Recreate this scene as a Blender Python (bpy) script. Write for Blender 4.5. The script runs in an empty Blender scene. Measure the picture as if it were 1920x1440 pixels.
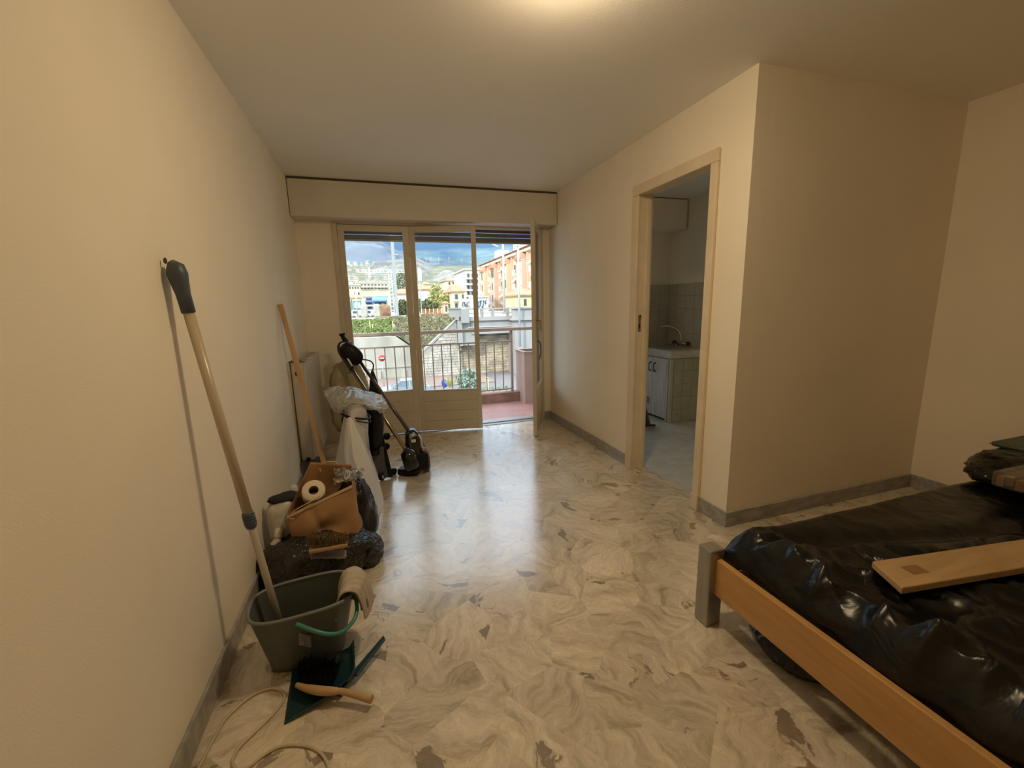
import bpy, bmesh, math, random
from mathutils import Vector, Matrix, noise
import numpy as np

scene = bpy.context.scene
COL = scene.collection
PI = math.pi

# ------------------------------------------------------------------ camera
F_PX, YAW, PITCH, ROLL, CAM_Z = 791.12, 0.3057, -0.1839, -0.0242, 1.3426
_cy, _sy, _cp, _sp = math.cos(YAW), math.sin(YAW), math.cos(PITCH), math.sin(PITCH)
_fwd = Vector((_sy * _cp, _cy * _cp, _sp))
_r = Vector((_cy, -_sy, 0)); _u = _r.cross(_fwd)
_cr, _sr = math.cos(ROLL), math.sin(ROLL)
RIGHT = _r * _cr + _u * _sr
UP = _u * _cr - _r * _sr
cam_data = bpy.data.cameras.new('camera')
cam = bpy.data.objects.new('camera', cam_data); COL.objects.link(cam)
cam_data.sensor_width = 36.0; cam_data.sensor_fit = 'HORIZONTAL'
cam_data.lens = F_PX / 1920 * 36.0
cam_data.clip_start = 0.02; cam_data.clip_end = 9000
M = Matrix.Identity(4)
for i in range(3):
    M[i][0] = RIGHT[i]; M[i][1] = UP[i]; M[i][2] = -_fwd[i]
M[0][3], M[1][3], M[2][3] = 0, 0, CAM_Z
cam.matrix_world = M
scene.camera = cam

def at(x, y, **k):
    """World point seen at picture position x, y (1920x1440) on the plane X=, Y= or Z=."""
    d = RIGHT * ((x - 960) / F_PX) + UP * ((720 - y) / F_PX) + _fwd
    c = Vector((0, 0, CAM_Z))
    a, v = next(iter(k.items())); i = 'XYZ'.index(a)
    return c + d * ((v - c[i]) / d[i])

# ------------------------------------------------------------------ colour management, light
scene.view_settings.view_transform = 'Standard'
scene.view_settings.look = 'None'
scene.view_settings.exposure = 0.0
scene.view_settings.gamma = 1.0
scene.view_settings.use_curve_mapping = False
scene.cycles.use_denoising = True
scene.cycles.max_bounces = 12
scene.cycles.diffuse_bounces = 9
scene.cycles.transparent_max_bounces = 16
scene.cycles.sample_clamp_indirect = 6

world = bpy.data.worlds.new('sky'); scene.world = world; world.use_nodes = True
SKY_STRENGTH = 0.58
def build_sky():
    nt = world.node_tree; nt.nodes.clear()
    N = nt.nodes.new; L = nt.links.new
    out = N('ShaderNodeOutputWorld'); bg = N('ShaderNodeBackground')
    tc = N('ShaderNodeTexCoord'); sep = N('ShaderNodeSeparateXYZ')
    L(tc.outputs['Generated'], sep.inputs[0])
    # clear sky gradient by elevation
    ramp = N('ShaderNodeValToRGB'); L(sep.outputs['Z'], ramp.inputs[0])
    e = ramp.color_ramp.elements
    e[0].position = 0.0; e[0].color = (0.46, 0.74, 0.90, 1)
    e[1].position = 0.6; e[1].color = (0.16, 0.36, 0.72, 1)
    n1 = e.new(0.10); n1.color = (0.30, 0.62, 0.90, 1)
    # clouds: stretched noise bends the layers; a slate cloud bank above a bright strip
    mp = N('ShaderNodeMapping'); mp.inputs['Scale'].default_value = (2.2, 2.2, 9.0)
    mp.inputs['Location'].default_value = (0.35, 0.1, 0.0)
    L(tc.outputs['Generated'], mp.inputs[0])
    nz = N('ShaderNodeTexNoise'); nz.inputs['Scale'].default_value = 2.4; nz.inputs['Detail'].default_value = 7
    nz.inputs['Roughness'].default_value = 0.55
    L(mp.outputs[0], nz.inputs['Vector'])
    ma = N('ShaderNodeMath'); ma.operation = 'MULTIPLY_ADD'; ma.inputs[1].default_value = 0.11
    L(nz.outputs['Fac'], ma.inputs[0]); L(sep.outputs['Z'], ma.inputs[2])
    cc = N('ShaderNodeValToRGB'); L(ma.outputs[0], cc.inputs[0]); q = cc.color_ramp.elements
    q[0].position = 0.10; q[0].color = (0.44, 0.76, 0.92, 1)
    q[1].position = 0.80; q[1].color = (0.90, 0.95, 1.0, 1)
    for pos, c in ((0.13, (0.42, 0.72, 0.88, 1)), (0.164, (0.50, 0.78, 0.90, 1)), (0.182, (0.18, 0.34, 0.61, 1)), (0.27, (0.20, 0.37, 0.64, 1)), (0.36, (0.60, 0.78, 0.92, 1)), (0.50, (0.80, 0.90, 1.0, 1))):
        k = q.new(pos); k.color = c
    mix = N('ShaderNodeMix'); mix.data_type = 'RGBA'; mix.inputs[0].default_value = 0.85
    L(ramp.outputs[0], mix.inputs[6]); L(cc.outputs[0], mix.inputs[7])
    # gain rises with height: the unseen sky overhead is raised to add daylight
    lz = N('ShaderNodeMath'); lz.operation = 'MAXIMUM'; lz.inputs[1].default_value = 0.0; L(sep.outputs['Z'], lz.inputs[0])
    lm = N('ShaderNodeMath'); lm.operation = 'MULTIPLY_ADD'; lm.inputs[1].default_value = 7.5; lm.inputs[2].default_value = 1.0; L(lz.outputs[0], lm.inputs[0])
    ls = N('ShaderNodeMath'); ls.operation = 'MULTIPLY'; ls.inputs[1].default_value = SKY_STRENGTH; L(lm.outputs[0], ls.inputs[0]); L(ls.outputs[0], bg.inputs[1])
    L(mix.outputs[2], bg.inputs[0])
    L(bg.outputs[0], out.inputs[0])
build_sky()
sun_d = bpy.data.lights.new('sun', 'SUN'); sun_d.energy = 2.7; sun_d.angle = math.radians(3); sun_d.color = (1.0, 0.93, 0.80)
sun = bpy.data.objects.new('sun', sun_d); COL.objects.link(sun)
sun.rotation_euler = Vector((0.58, 0.58, -0.56)).to_track_quat('-Z', 'Y').to_euler()
LAMP_POS = Vector((0.715, 1.50, 2.5)); LAMP_STRENGTH = 150.0; LAMP_COLOR = (1.0, 0.76, 0.46)

# ------------------------------------------------------------------ helpers
class MB:
    """Collects shapes in world coordinates; build() links them as one mesh object."""
    def __init__(s): s.v = []; s.f = []; s.smooth = set()
    def add(s, vs, fs, smooth=False):
        o = len(s.v); s.v += [Vector(v) for v in vs]
        for f in fs:
            if smooth: s.smooth.add(len(s.f))
            s.f.append([i + o for i in f])
        return s
    def box(s, lo, hi):
        x0, y0, z0 = lo; x1, y1, z1 = hi
        if x0 > x1: x0, x1 = x1, x0
        if y0 > y1: y0, y1 = y1, y0
        if z0 > z1: z0, z1 = z1, z0
        return s.add([(x0, y0, z0), (x1, y0, z0), (x1, y1, z0), (x0, y1, z0), (x0, y0, z1), (x1, y0, z1), (x1, y1, z1), (x0, y1, z1)],
                     [(0, 3, 2, 1), (4, 5, 6, 7), (0, 1, 5, 4), (1, 2, 6, 5), (2, 3, 7, 6), (3, 0, 4, 7)])
    def obox(s, c, ax, ay, az, h):
        """box with centre c, unit axes and half sizes h"""
        c = Vector(c); ax, ay, az = Vector(ax), Vector(ay), Vector(az)
        vs = [c + ax * (h[0] * i) + ay * (h[1] * j) + az * (h[2] * k) for k in (-1, 1) for i, j in ((-1, -1), (1, -1), (1, 1), (-1, 1))]
        return s.add(vs, [(0, 3, 2, 1), (4, 5, 6, 7), (0, 1, 5, 4), (1, 2, 6, 5), (2, 3, 7, 6), (3, 0, 4, 7)])
    def bar(s, a, b, w, d, up=(0, 0, 1)):
        a, b = Vector(a), Vector(b); z = (b - a).normalized(); up = Vector(up)
        if abs(z.dot(up)) > 0.95: up = Vector((0, 1, 0))
        x = up.cross(z).normalized(); y = z.cross(x)
        return s.obox((a + b) / 2, x, y, z, (w / 2, d / 2, (b - a).length / 2))
    def tube(s, path, r, n=10, closed=False, cap=True):
        P = [Vector(p) for p in path]; m = len(P)
        R = r if isinstance(r, (list, tuple)) else [r] * m
        t0 = (P[1] - P[0]).normalized()
        x = t0.cross(Vector((0, 0, 1)))
        if x.length < 1e-3: x = t0.cross(Vector((0, 1, 0)))
        x.normalize(); vs = []
        for i in range(m):
            a = P[(i - 1) % m] if (closed or i > 0) else P[i]
            b = P[(i + 1) % m] if (closed or i < m - 1) else P[i]
            t = (b - a).normalized(); x = (x - t * x.dot(t))
            x = x.normalized() if x.length > 1e-6 else t.orthogonal().normalized()
            y = t.cross(x)
            for k in range(n):
                q = 2 * PI * k / n
                vs.append(P[i] + (x * math.cos(q) + y * math.sin(q)) * R[i])
        fs = []
        for i in range(m if closed else m - 1):
            for k in range(n):
                j = (i + 1) % m
                fs.append((i * n + k, i * n + (k + 1) % n, j * n + (k + 1) % n, j * n + k))
        o = len(s.v); s.add(vs, fs, True)
        if cap and not closed:
            s.f.append([o + k for k in range(n)][::-1]); s.f.append([o + (m - 1) * n + k for k in range(n)])
        return s
    def lathe(s, prof, c=(0, 0, 0), axis=(0, 0, 1), n=24, cap=True):
        """prof: list of (radius, height) along axis"""
        c = Vector(c); z = Vector(axis).normalized(); x = z.orthogonal().normalized(); y = z.cross(x)
        vs = [c + z * h + (x * math.cos(2 * PI * k / n) + y * math.sin(2 * PI * k / n)) * r for r, h in prof for k in range(n)]
        fs = [(i * n + k, i * n + (k + 1) % n, (i + 1) * n + (k + 1) % n, (i + 1) * n + k) for i in range(len(prof) - 1) for k in range(n)]
        o = len(s.v); s.add(vs, fs, True)
        if cap:
            s.f.append([o + k for k in range(n)][::-1]); s.f.append([o + (len(prof) - 1) * n + k for k in range(n)])
        return s
    def prism(s, poly, vec, base=None):
        """poly: list of 3D points (planar), extruded along vec"""
        vec = Vector(vec); n = len(poly); a = [Vector(p) for p in poly]; b = [p + vec for p in a]
        return s.add(a + b, [tuple(range(n))[::-1], tuple(range(n, 2 * n))] + [(i, (i + 1) % n, n + (i + 1) % n, n + i) for i in range(n)])
    def grid(s, fn, nu, nv, wrap=False, smooth=True):
        vs = [fn(i / nu, j / nv) for j in range(nv + 1) for i in range(nu + (0 if wrap else 1))]
        w = nu if wrap else nu + 1
        fs = []
        for j in range(nv):
            for i in range(nu):
                i2 = (i + 1) % w
                fs.append((j * w + i, j * w + i2, (j + 1) * w + i2, (j + 1) * w + i))
        return s.add(vs, fs, smooth)
    def build(s, name, mat, parent=None, smooth=None, bevel=0, seg=2, solid=0, sub=0, fixn=True):
        org = Vector((0, 0, 0))
        if parent is not None: org = world_loc(parent)
        elif s.v:
            mn = [min(v[i] for v in s.v) for i in range(3)]; mx = [max(v[i] for v in s.v) for i in range(3)]
            org = Vector(((mn[0] + mx[0]) / 2, (mn[1] + mx[1]) / 2, mn[2]))
        me = bpy.data.meshes.new(name)
        me.from_pydata([v - org for v in s.v], [], s.f)
        if fixn:
            bm = bmesh.new(); bm.from_mesh(me); bmesh.ops.recalc_face_normals(bm, faces=bm.faces); bm.to_mesh(me); bm.free()
        for i, p in enumerate(me.polygons):
            p.use_smooth = (i in s.smooth) if smooth is None else smooth
        me.materials.append(mat)
        o = bpy.data.objects.new(name, me); COL.objects.link(o)
        if parent is not None: o.parent = parent
        else: o.location = org
        if sub:
            md = o.modifiers.new('subsurf', 'SUBSURF'); md.levels = md.render_levels = sub
        if solid:
            md = o.modifiers.new('solid', 'SOLIDIFY'); md.thickness = solid; md.offset = 0
        if bevel:
            md = o.modifiers.new('bevel', 'BEVEL'); md.width = bevel; md.segments = seg; md.limit_method = 'ANGLE'; md.angle_limit = math.radians(35)
        return o

def world_loc(o):
    l = Vector((0, 0, 0))
    while o is not None: l += o.location; o = o.parent
    return l
def tag(o, label=None, cat=None, group=None, kind=None):
    if label: o['label'] = label
    if cat: o['category'] = cat
    if group: o['group'] = group
    if kind: o['kind'] = kind
    return o
def thing(name, label, cat, loc, group=None):
    o = bpy.data.objects.new(name, None); COL.objects.link(o); o.location = loc
    o.empty_display_size = 0.1
    return tag(o, label, cat, group)
def struct_empty(name, loc):
    o = bpy.data.objects.new(name, None); COL.objects.link(o); o.location = loc; o['kind'] = 'structure'
    return o
def struct(name, mb, mat, **k):
    o = mb.build(name, mat, **k); o['kind'] = 'structure'; return o
def nz(p, s=1.0, seed=0): return noise.noise(Vector(p) * s + Vector((seed * 13.7, seed * 5.1, seed * 9.3)))
def ridge(p, s=1.0, seed=0): return 1 - abs(nz(p, s, seed)) * 2
def catmull(pts, n=8):
    P = [Vector(p) for p in pts]; P = [P[0] * 2 - P[1]] + P + [P[-1] * 2 - P[-2]]; out = []
    for i in range(1, len(P) - 2):
        for k in range(n):
            t = k / n
            out.append(0.5 * ((2 * P[i]) + (P[i + 1] - P[i - 1]) * t + (2 * P[i - 1] - 5 * P[i] + 4 * P[i + 1] - P[i + 2]) * t * t + (3 * P[i] - P[i - 1] - 3 * P[i + 1] + P[i + 2]) * t ** 3))
    out.append(P[-2]); return out
def blob(c, r, seed=0, amp=0.12, freq=4.0, nu=44, nv=28, floor=None, sq=1.0, crease=0.05):
    c = Vector(c); mb = MB()
    def fn(u, v):
        th = u * 2 * PI; ph = -PI / 2 + v * PI
        d = Vector((math.cos(ph) * math.cos(th), math.cos(ph) * math.sin(th), math.sin(ph)))
        d = Vector([math.copysign(abs(q) ** sq, q) for q in d])
        k = 1 + amp * nz(d, freq * 0.35, seed) + crease * ridge(d, freq, seed + 3) + crease * 0.6 * ridge(d, freq * 2.3, seed + 5)
        p = c + Vector((d.x * r[0], d.y * r[1], d.z * r[2])) * k
        if floor is not None and p.z < floor: p.z = floor
        return p
    return mb.grid(fn, nu, nv, wrap=True)

# ------------------------------------------------------------------ materials
def srgb(r, g, b):
    f = lambda c: (c / 255 / 12.92) if c / 255 <= 0.04045 else ((c / 255 + 0.055) / 1.055) ** 2.4
    return (f(r), f(g), f(b), 1)
def mat(name, col, rough=0.5, var=0.0, vs=8.0, bump=0.0, bs=40.0, metal=0.0, spec=0.5, trans=0.0, alpha=None, coat=0.0, stretch=None, col2=None, detail=4, emit=0.0, sss=0):
    m = bpy.data.materials.new(name); m.use_nodes = True
    nt = m.node_tree; b = nt.nodes['Principled BSDF']; L = nt.links.new; N = nt.nodes.new
    c = tuple(col) if len(col) == 4 else tuple(col) + (1,)
    b.inputs['Base Color'].default_value = c
    b.inputs['Roughness'].default_value = rough; b.inputs['Metallic'].default_value = metal
    b.inputs['Specular IOR Level'].default_value = spec
    b.inputs['Transmission Weight'].default_value = trans
    if coat: b.inputs['Coat Weight'].default_value = coat; b.inputs['Coat Roughness'].default_value = 0.08
    if emit:
        b.inputs['Emission Color'].default_value = c; b.inputs['Emission Strength'].default_value = emit
    tc = N('ShaderNodeTexCoord'); mp = N('ShaderNodeMapping'); L(tc.outputs['Object'], mp.inputs[0])
    if stretch: mp.inputs['Scale'].default_value = stretch
    if var or col2:
        n = N('ShaderNodeTexNoise'); n.inputs['Scale'].default_value = vs; n.inputs['Detail'].default_value = detail
        L(mp.outputs[0], n.inputs['Vector'])
        r = N('ShaderNodeValToRGB'); L(n.outputs['Fac'], r.inputs[0])
        r.color_ramp.elements[0].position = 0.35; r.color_ramp.elements[1].position = 0.68
        if col2: c2 = tuple(col2) if len(col2) == 4 else tuple(col2) + (1,)
        else: c2 = tuple(min(1, q * (1 + var)) for q in c[:3]) + (1,)
        c1 = tuple(q * (1 - var) for q in c[:3]) + (1,) if not col2 else c
        r.color_ramp.elements[0].color = c1; r.color_ramp.elements[1].color = c2
        L(r.outputs[0], b.inputs['Base Color'])
    if bump:
        n2 = N('ShaderNodeTexNoise'); n2.inputs['Scale'].default_value = bs; n2.inputs['Detail'].default_value = 5
        L(mp.outputs[0], n2.inputs['Vector'])
        bp = N('ShaderNodeBump'); bp.inputs['Strength'].default_value = bump; bp.inputs['Distance'].default_value = 0.01
        L(n2.outputs['Fac'], bp.inputs['Height']); L(bp.outputs[0], b.inputs['Normal'])
    if alpha is not None: b.inputs['Alpha'].default_value = alpha
    return m
def mat_pane(name, tint=(0.97, 0.99, 0.98), refl=0.9):
    m = bpy.data.materials.new(name); m.use_nodes = True; nt = m.node_tree; nt.nodes.clear(); N = nt.nodes.new; L = nt.links.new
    o = N('ShaderNodeOutputMaterial'); t = N('ShaderNodeBsdfTransparent'); g = N('ShaderNodeBsdfGlossy'); f = N('ShaderNodeFresnel'); mx = N('ShaderNodeMixShader')
    t.inputs[0].default_value = tuple(tint) + (1,); g.inputs['Roughness'].default_value = 0.02; f.inputs[0].default_value = 1.45
    g.inputs[0].default_value = (refl, refl, refl, 1)
    L(f.outputs[0], mx.inputs[0]); L(t.outputs[0], mx.inputs[1]); L(g.outputs[0], mx.inputs[2]); L(mx.outputs[0], o.inputs[0])
    return m
def mat_film(name, col, clear=0.4, rough=0.25, bump=0.4, bs=18):
    """translucent plastic film: part clear, part milky, with a sheen"""
    m = bpy.data.materials.new(name); m.use_nodes = True; nt = m.node_tree; nt.nodes.clear(); N = nt.nodes.new; L = nt.links.new
    o = N('ShaderNodeOutputMaterial'); t = N('ShaderNodeBsdfTransparent'); d = N('ShaderNodeBsdfDiffuse'); tr = N('ShaderNodeBsdfTranslucent')
    g = N('ShaderNodeBsdfGlossy'); g.inputs['Roughness'].default_value = rough; f = N('ShaderNodeFresnel'); f.inputs[0].default_value = 1.5
    d.inputs[0].default_value = tuple(col) + (1,); tr.inputs[0].default_value = tuple(col) + (1,)
    m1 = N('ShaderNodeMixShader'); m1.inputs[0].default_value = 0.35; L(d.outputs[0], m1.inputs[1]); L(tr.outputs[0], m1.inputs[2])
    m2 = N('ShaderNodeMixShader'); m2.inputs[0].default_value = clear; L(m1.outputs[0], m2.inputs[1]); L(t.outputs[0], m2.inputs[2])
    m3 = N('ShaderNodeMixShader'); L(f.outputs[0], m3.inputs[0]); L(m2.outputs[0], m3.inputs[1]); L(g.outputs[0], m3.inputs[2])
    tc = N('ShaderNodeTexCoord'); n2 = N('ShaderNodeTexNoise'); n2.inputs['Scale'].default_value = bs; n2.inputs['Detail'].default_value = 4
    L(tc.outputs['Object'], n2.inputs['Vector'])
    bp = N('ShaderNodeBump'); bp.inputs['Strength'].default_value = bump; bp.inputs['Distance'].default_value = 0.02
    L(n2.outputs['Fac'], bp.inputs['Height'])
    for q in (d, tr, g, f): L(bp.outputs[0], q.inputs['Normal'])
    L(m3.outputs[0], o.inputs[0]); return m
def mat_black_plastic(name, col=(0.012, 0.012, 0.013), rough=0.22, scale=9, strength=0.7):
    m = mat(name, col, rough=rough, spec=0.42)
    nt = m.node_tree; N = nt.nodes.new; L = nt.links.new; b = nt.nodes['Principled BSDF']
    tc = N('ShaderNodeTexCoord')
    n1 = N('ShaderNodeTexNoise'); n1.inputs['Scale'].default_value = scale; n1.inputs['Detail'].default_value = 3; n1.inputs['Distortion'].default_value = 1.2
    vo = N('ShaderNodeTexVoronoi'); vo.feature = 'DISTANCE_TO_EDGE'; vo.inputs['Scale'].default_value = scale * 1.1
    wn = N('ShaderNodeMix'); wn.data_type = 'VECTOR'; wn.inputs[0].default_value = 0.18
    L(tc.outputs['Object'], n1.inputs['Vector']); L(tc.outputs['Object'], wn.inputs[4]); L(n1.outputs['Color'], wn.inputs[5]); L(wn.outputs[1], vo.inputs['Vector'])
    ad = N('ShaderNodeMath'); ad.operation = 'MULTIPLY_ADD'; ad.inputs[1].default_value = 0.5; L(vo.outputs['Distance'], ad.inputs[0]); L(n1.outputs['Fac'], ad.inputs[2])
    bp = N('ShaderNodeBump'); bp.inputs['Strength'].default_value = strength; bp.inputs['Distance'].default_value = 0.03
    L(ad.outputs[0], bp.inputs['Height']); L(bp.outputs[0], b.inputs['Normal'])
    return m
def mat_wood(name, c1, c2, rough=0.45, scale=(1, 1, 1), ws=14, spec=0.4):
    m = mat(name, c1, rough=rough, spec=spec); nt = m.node_tree; N = nt.nodes.new; L = nt.links.new; b = nt.nodes['Principled BSDF']
    tc = N('ShaderNodeTexCoord'); mp = N('ShaderNodeMapping'); mp.inputs['Scale'].default_value = scale; L(tc.outputs['Object'], mp.inputs[0])
    n = N('ShaderNodeTexNoise'); n.inputs['Scale'].default_value = ws; n.inputs['Detail'].default_value = 6; n.inputs['Distortion'].default_value = 0.6
    L(mp.outputs[0], n.inputs['Vector']); r = N('ShaderNodeValToRGB'); L(n.outputs['Fac'], r.inputs[0])
    r.color_ramp.elements[0].position = 0.3; r.color_ramp.elements[1].position = 0.7
    r.color_ramp.elements[0].color = tuple(c1) if len(c1) == 4 else tuple(c1) + (1,); r.color_ramp.elements[1].color = tuple(c2) if len(c2) == 4 else tuple(c2) + (1,)
    L(r.outputs[0], b.inputs['Base Color']); return m
def mat_marble(name):
    """travertine-like fragments: banding turned per fragment, brown veins and patches"""
    m = bpy.data.materials.new(name); m.use_nodes = True; nt = m.node_tree; N = nt.nodes.new; L = nt.links.new; b = nt.nodes['Principled BSDF']
    tc = N('ShaderNodeTexCoord'); oi = N('ShaderNodeObjectInfo'); geo = N('ShaderNodeNewGeometry')
    rot = N('ShaderNodeVectorRotate'); rot.rotation_type = 'Z_AXIS'
    ang = N('ShaderNodeMath'); ang.operation = 'MULTIPLY'; ang.inputs[1].default_value = 6.28; L(oi.outputs['Random'], ang.inputs[0])
    L(geo.outputs['Position'], rot.inputs['Vector']); L(ang.outputs[0], rot.inputs['Angle'])
    off = N('ShaderNodeVectorMath'); off.operation = 'MULTIPLY_ADD'
    cv = N('ShaderNodeCombineXYZ'); [L(oi.outputs['Random'], cv.inputs[i]) for i in range(3)]
    off.inputs[1].default_value = (37, 53, 71); L(cv.outputs[0], off.inputs[0]); L(rot.outputs[0], off.inputs[2])
    # warp
    wn = N('ShaderNodeTexNoise'); wn.inputs['Scale'].default_value = 3.6; wn.inputs['Detail'].default_value = 5; L(off.outputs[0], wn.inputs['Vector'])
    wa = N('ShaderNodeVectorMath'); wa.operation = 'MULTIPLY_ADD'; wa.inputs[1].default_value = (0.34, 0.34, 0.0); L(wn.outputs['Color'], wa.inputs[0]); L(off.outputs[0], wa.inputs[2])
    st = N('ShaderNodeMapping'); st.inputs['Scale'].default_value = (2.6, 12, 1); L(wa.outputs[0], st.inputs[0])
    bn = N('ShaderNodeTexNoise'); bn.inputs['Scale'].default_value = 1.6; bn.inputs['Detail'].default_value = 6; bn.inputs['Roughness'].default_value = 0.62; L(st.outputs[0], bn.inputs['Vector'])
    r1 = N('ShaderNodeValToRGB'); L(bn.outputs['Fac'], r1.inputs[0]); e = r1.color_ramp.elements
    e[0].position = 0.27; e[0].color = (0.33, 0.265, 0.185, 1); e[1].position = 0.72; e[1].color = (0.76, 0.69, 0.55, 1)
    q = e.new(0.40); q.color = (0.52, 0.45, 0.335, 1); q = e.new(0.52); q.color = (0.64, 0.565, 0.435, 1)
    # large tone change per fragment
    hs = N('ShaderNodeMix'); hs.data_type = 'RGBA'; hs.blend_type = 'MULTIPLY'; hs.inputs[0].default_value = 1.0
    tr = N('ShaderNodeMapRange'); tr.inputs['To Min'].default_value = 0.88; tr.inputs['To Max'].default_value = 1.10
    mm = N('ShaderNodeMath'); mm.operation = 'FRACT'; m7 = N('ShaderNodeMath'); m7.operation = 'MULTIPLY'; m7.inputs[1].default_value = 17.3
    L(oi.outputs['Random'], m7.inputs[0]); L(m7.outputs[0], mm.inputs[0]); L(mm.outputs[0], tr.inputs[0])
    L(r1.outputs[0], hs.inputs[6]); L(tr.outputs[0], hs.inputs[7])
    # grey-brown patches
    pn = N('ShaderNodeTexNoise'); pn.inputs['Scale'].default_value = 3.0; pn.inputs['Detail'].default_value = 5; pn.inputs['Roughness'].default_value = 0.6
    ps = N('ShaderNodeMapping'); ps.inputs['Scale'].default_value = (1.0, 2.6, 1); L(wa.outputs[0], ps.inputs[0]); L(ps.outputs[0], pn.inputs['Vector'])
    pr = N('ShaderNodeValToRGB'); L(pn.outputs['Fac'], pr.inputs[0]); pr.color_ramp.elements[0].position = 0.615; pr.color_ramp.elements[1].position = 0.635
    pc = N('ShaderNodeMix'); pc.data_type = 'RGBA'; L(pr.outputs[0], pc.inputs[0]); L(hs.outputs[2], pc.inputs[6])
    pv = N('ShaderNodeValToRGB'); L(bn.outputs['Fac'], pv.inputs[0]); pv.color_ramp.elements[0].color = (0.17, 0.125, 0.085, 1); pv.color_ramp.elements[1].color = (0.36, 0.30, 0.22, 1)
    L(pv.outputs[0], pc.inputs[7])
    # small dark pits
    vo = N('ShaderNodeTexVoronoi'); vo.inputs['Scale'].default_value = 9; L(off.outputs[0], vo.inputs['Vector'])
    vr = N('ShaderNodeValToRGB'); L(vo.outputs['Distance'], vr.inputs[0]); vr.color_ramp.elements[0].position = 0.03; vr.color_ramp.elements[1].position = 0.045
    vr.color_ramp.elements[0].color = (0.25, 0.2, 0.15, 1); vr.color_ramp.elements[1].color = (1, 1, 1, 1)
    px = N('ShaderNodeMix'); px.data_type = 'RGBA'; px.blend_type = 'MULTIPLY'; px.inputs[0].default_value = 0.8; L(pc.outputs[2], px.inputs[6]); L(vr.outputs[0], px.inputs[7])
    fn = N('ShaderNodeTexNoise'); fn.inputs['Scale'].default_value = 3.2; fn.inputs['Detail'].default_value = 8; fn.inputs['Roughness'].default_value = 0.75
    fs = N('ShaderNodeMapping'); fs.inputs['Scale'].default_value = (9, 26, 9); L(wa.outputs[0], fs.inputs[0]); L(fs.outputs[0], fn.inputs['Vector'])
    fr = N('ShaderNodeMapRange'); fr.inputs['From Min'].default_value = 0.25; fr.inputs['From Max'].default_value = 0.75; fr.inputs['To Min'].default_value = 0.80; fr.inputs['To Max'].default_value = 1.24; L(fn.outputs['Fac'], fr.inputs[0])
    fx = N('ShaderNodeMix'); fx.data_type = 'RGBA'; fx.blend_type = 'MULTIPLY'; fx.inputs[0].default_value = 1.0; L(px.outputs[2], fx.inputs[6]); L(fr.outputs[0], fx.inputs[7])
    L(fx.outputs[2], b.inputs['Base Color'])
    rr = N('ShaderNodeMapRange'); rr.inputs['To Min'].default_value = 0.16; rr.inputs['To Max'].default_value = 0.30; L(bn.outputs['Fac'], rr.inputs[0]); L(rr.outputs[0], b.inputs['Roughness'])
    b.inputs['Specular IOR Level'].default_value = 0.8
    b.inputs['Coat Weight'].default_value = 1.0; b.inputs['Coat Roughness'].default_value = 0.20; b.inputs['Coat IOR'].default_value = 1.75
    return m

MT = {}
MT['wall'] = mat('wall_paint', (0.86, 0.79, 0.66), rough=0.75, var=0.03, vs=1.6, bump=0.10, bs=160, spec=0.25)
MT['ceil'] = mat('ceiling_paint', (0.87, 0.85, 0.79), rough=0.8, var=0.02, vs=1.2, bump=0.08, bs=120, spec=0.2)
MT['boxwhite'] = mat('white_lacquered_wood', (0.66, 0.61, 0.52), rough=0.5, var=0.03, vs=3)
MT['frame'] = mat('cream_gloss_paint', (0.62, 0.545, 0.42), rough=0.38, var=0.06, vs=5, bump=0.05, bs=60)
MT['door'] = mat('cream_door_paint', (0.72, 0.61, 0.44), rough=0.35, var=0.05, vs=6)
MT['marble'] = mat_marble('marble_fragments')
MT['grout'] = mat('pale_grout', (0.52, 0.46, 0.36), rough=0.5, var=0.08)
MT['skirt'] = mat('grey_marble', (0.34, 0.325, 0.30), rough=0.3, var=0.22, vs=9, stretch=(1, 3, 3), coat=0.2)
MT['ktile'] = mat('kitchen_floor_vinyl', (0.50, 0.50, 0.46), rough=0.4, var=0.12, vs=10)
MT['wtile'] = mat('glazed_wall_tile', (0.52, 0.49, 0.40), rough=0.18, var=0.05)
MT['gtile'] = mat('greenish_tile', (0.40, 0.41, 0.31), rough=0.25, var=0.08)
MT['kwood'] = mat_wood('whitewashed_oak', (0.58, 0.55, 0.50), (0.76, 0.74, 0.70), scale=(6, 6, 0.5), ws=7)
MT['chrome'] = mat('chrome', (0.75, 0.73, 0.70), rough=0.15, metal=1)
MT['darkmetal'] = mat('dark_metal', (0.10, 0.08, 0.06), rough=0.4, metal=0.8)
MT['brass'] = mat('aged_brass', (0.45, 0.33, 0.18), rough=0.35, metal=0.9)
MT['pane'] = mat_pane('window_glass')
MT['wtile'].node_tree.nodes['Principled BSDF'].inputs['Roughness'].default_value = 0.3
MT['slat'] = mat('shutter_slat', (0.17, 0.15, 0.13), rough=0.6, var=0.1)
MT['alu'] = mat('alu_track', (0.35, 0.35, 0.34), rough=0.35, metal=0.7)
# ================================================================== THE ROOM
XL, XR, YC, X2, YW, YB, H = -0.649, 1.914, 1.856, 3.56, 4.555, 4.33, 2.5
YR = -1.35          # rear wall, behind the camera
KX = 3.55           # kitchen back wall

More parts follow.
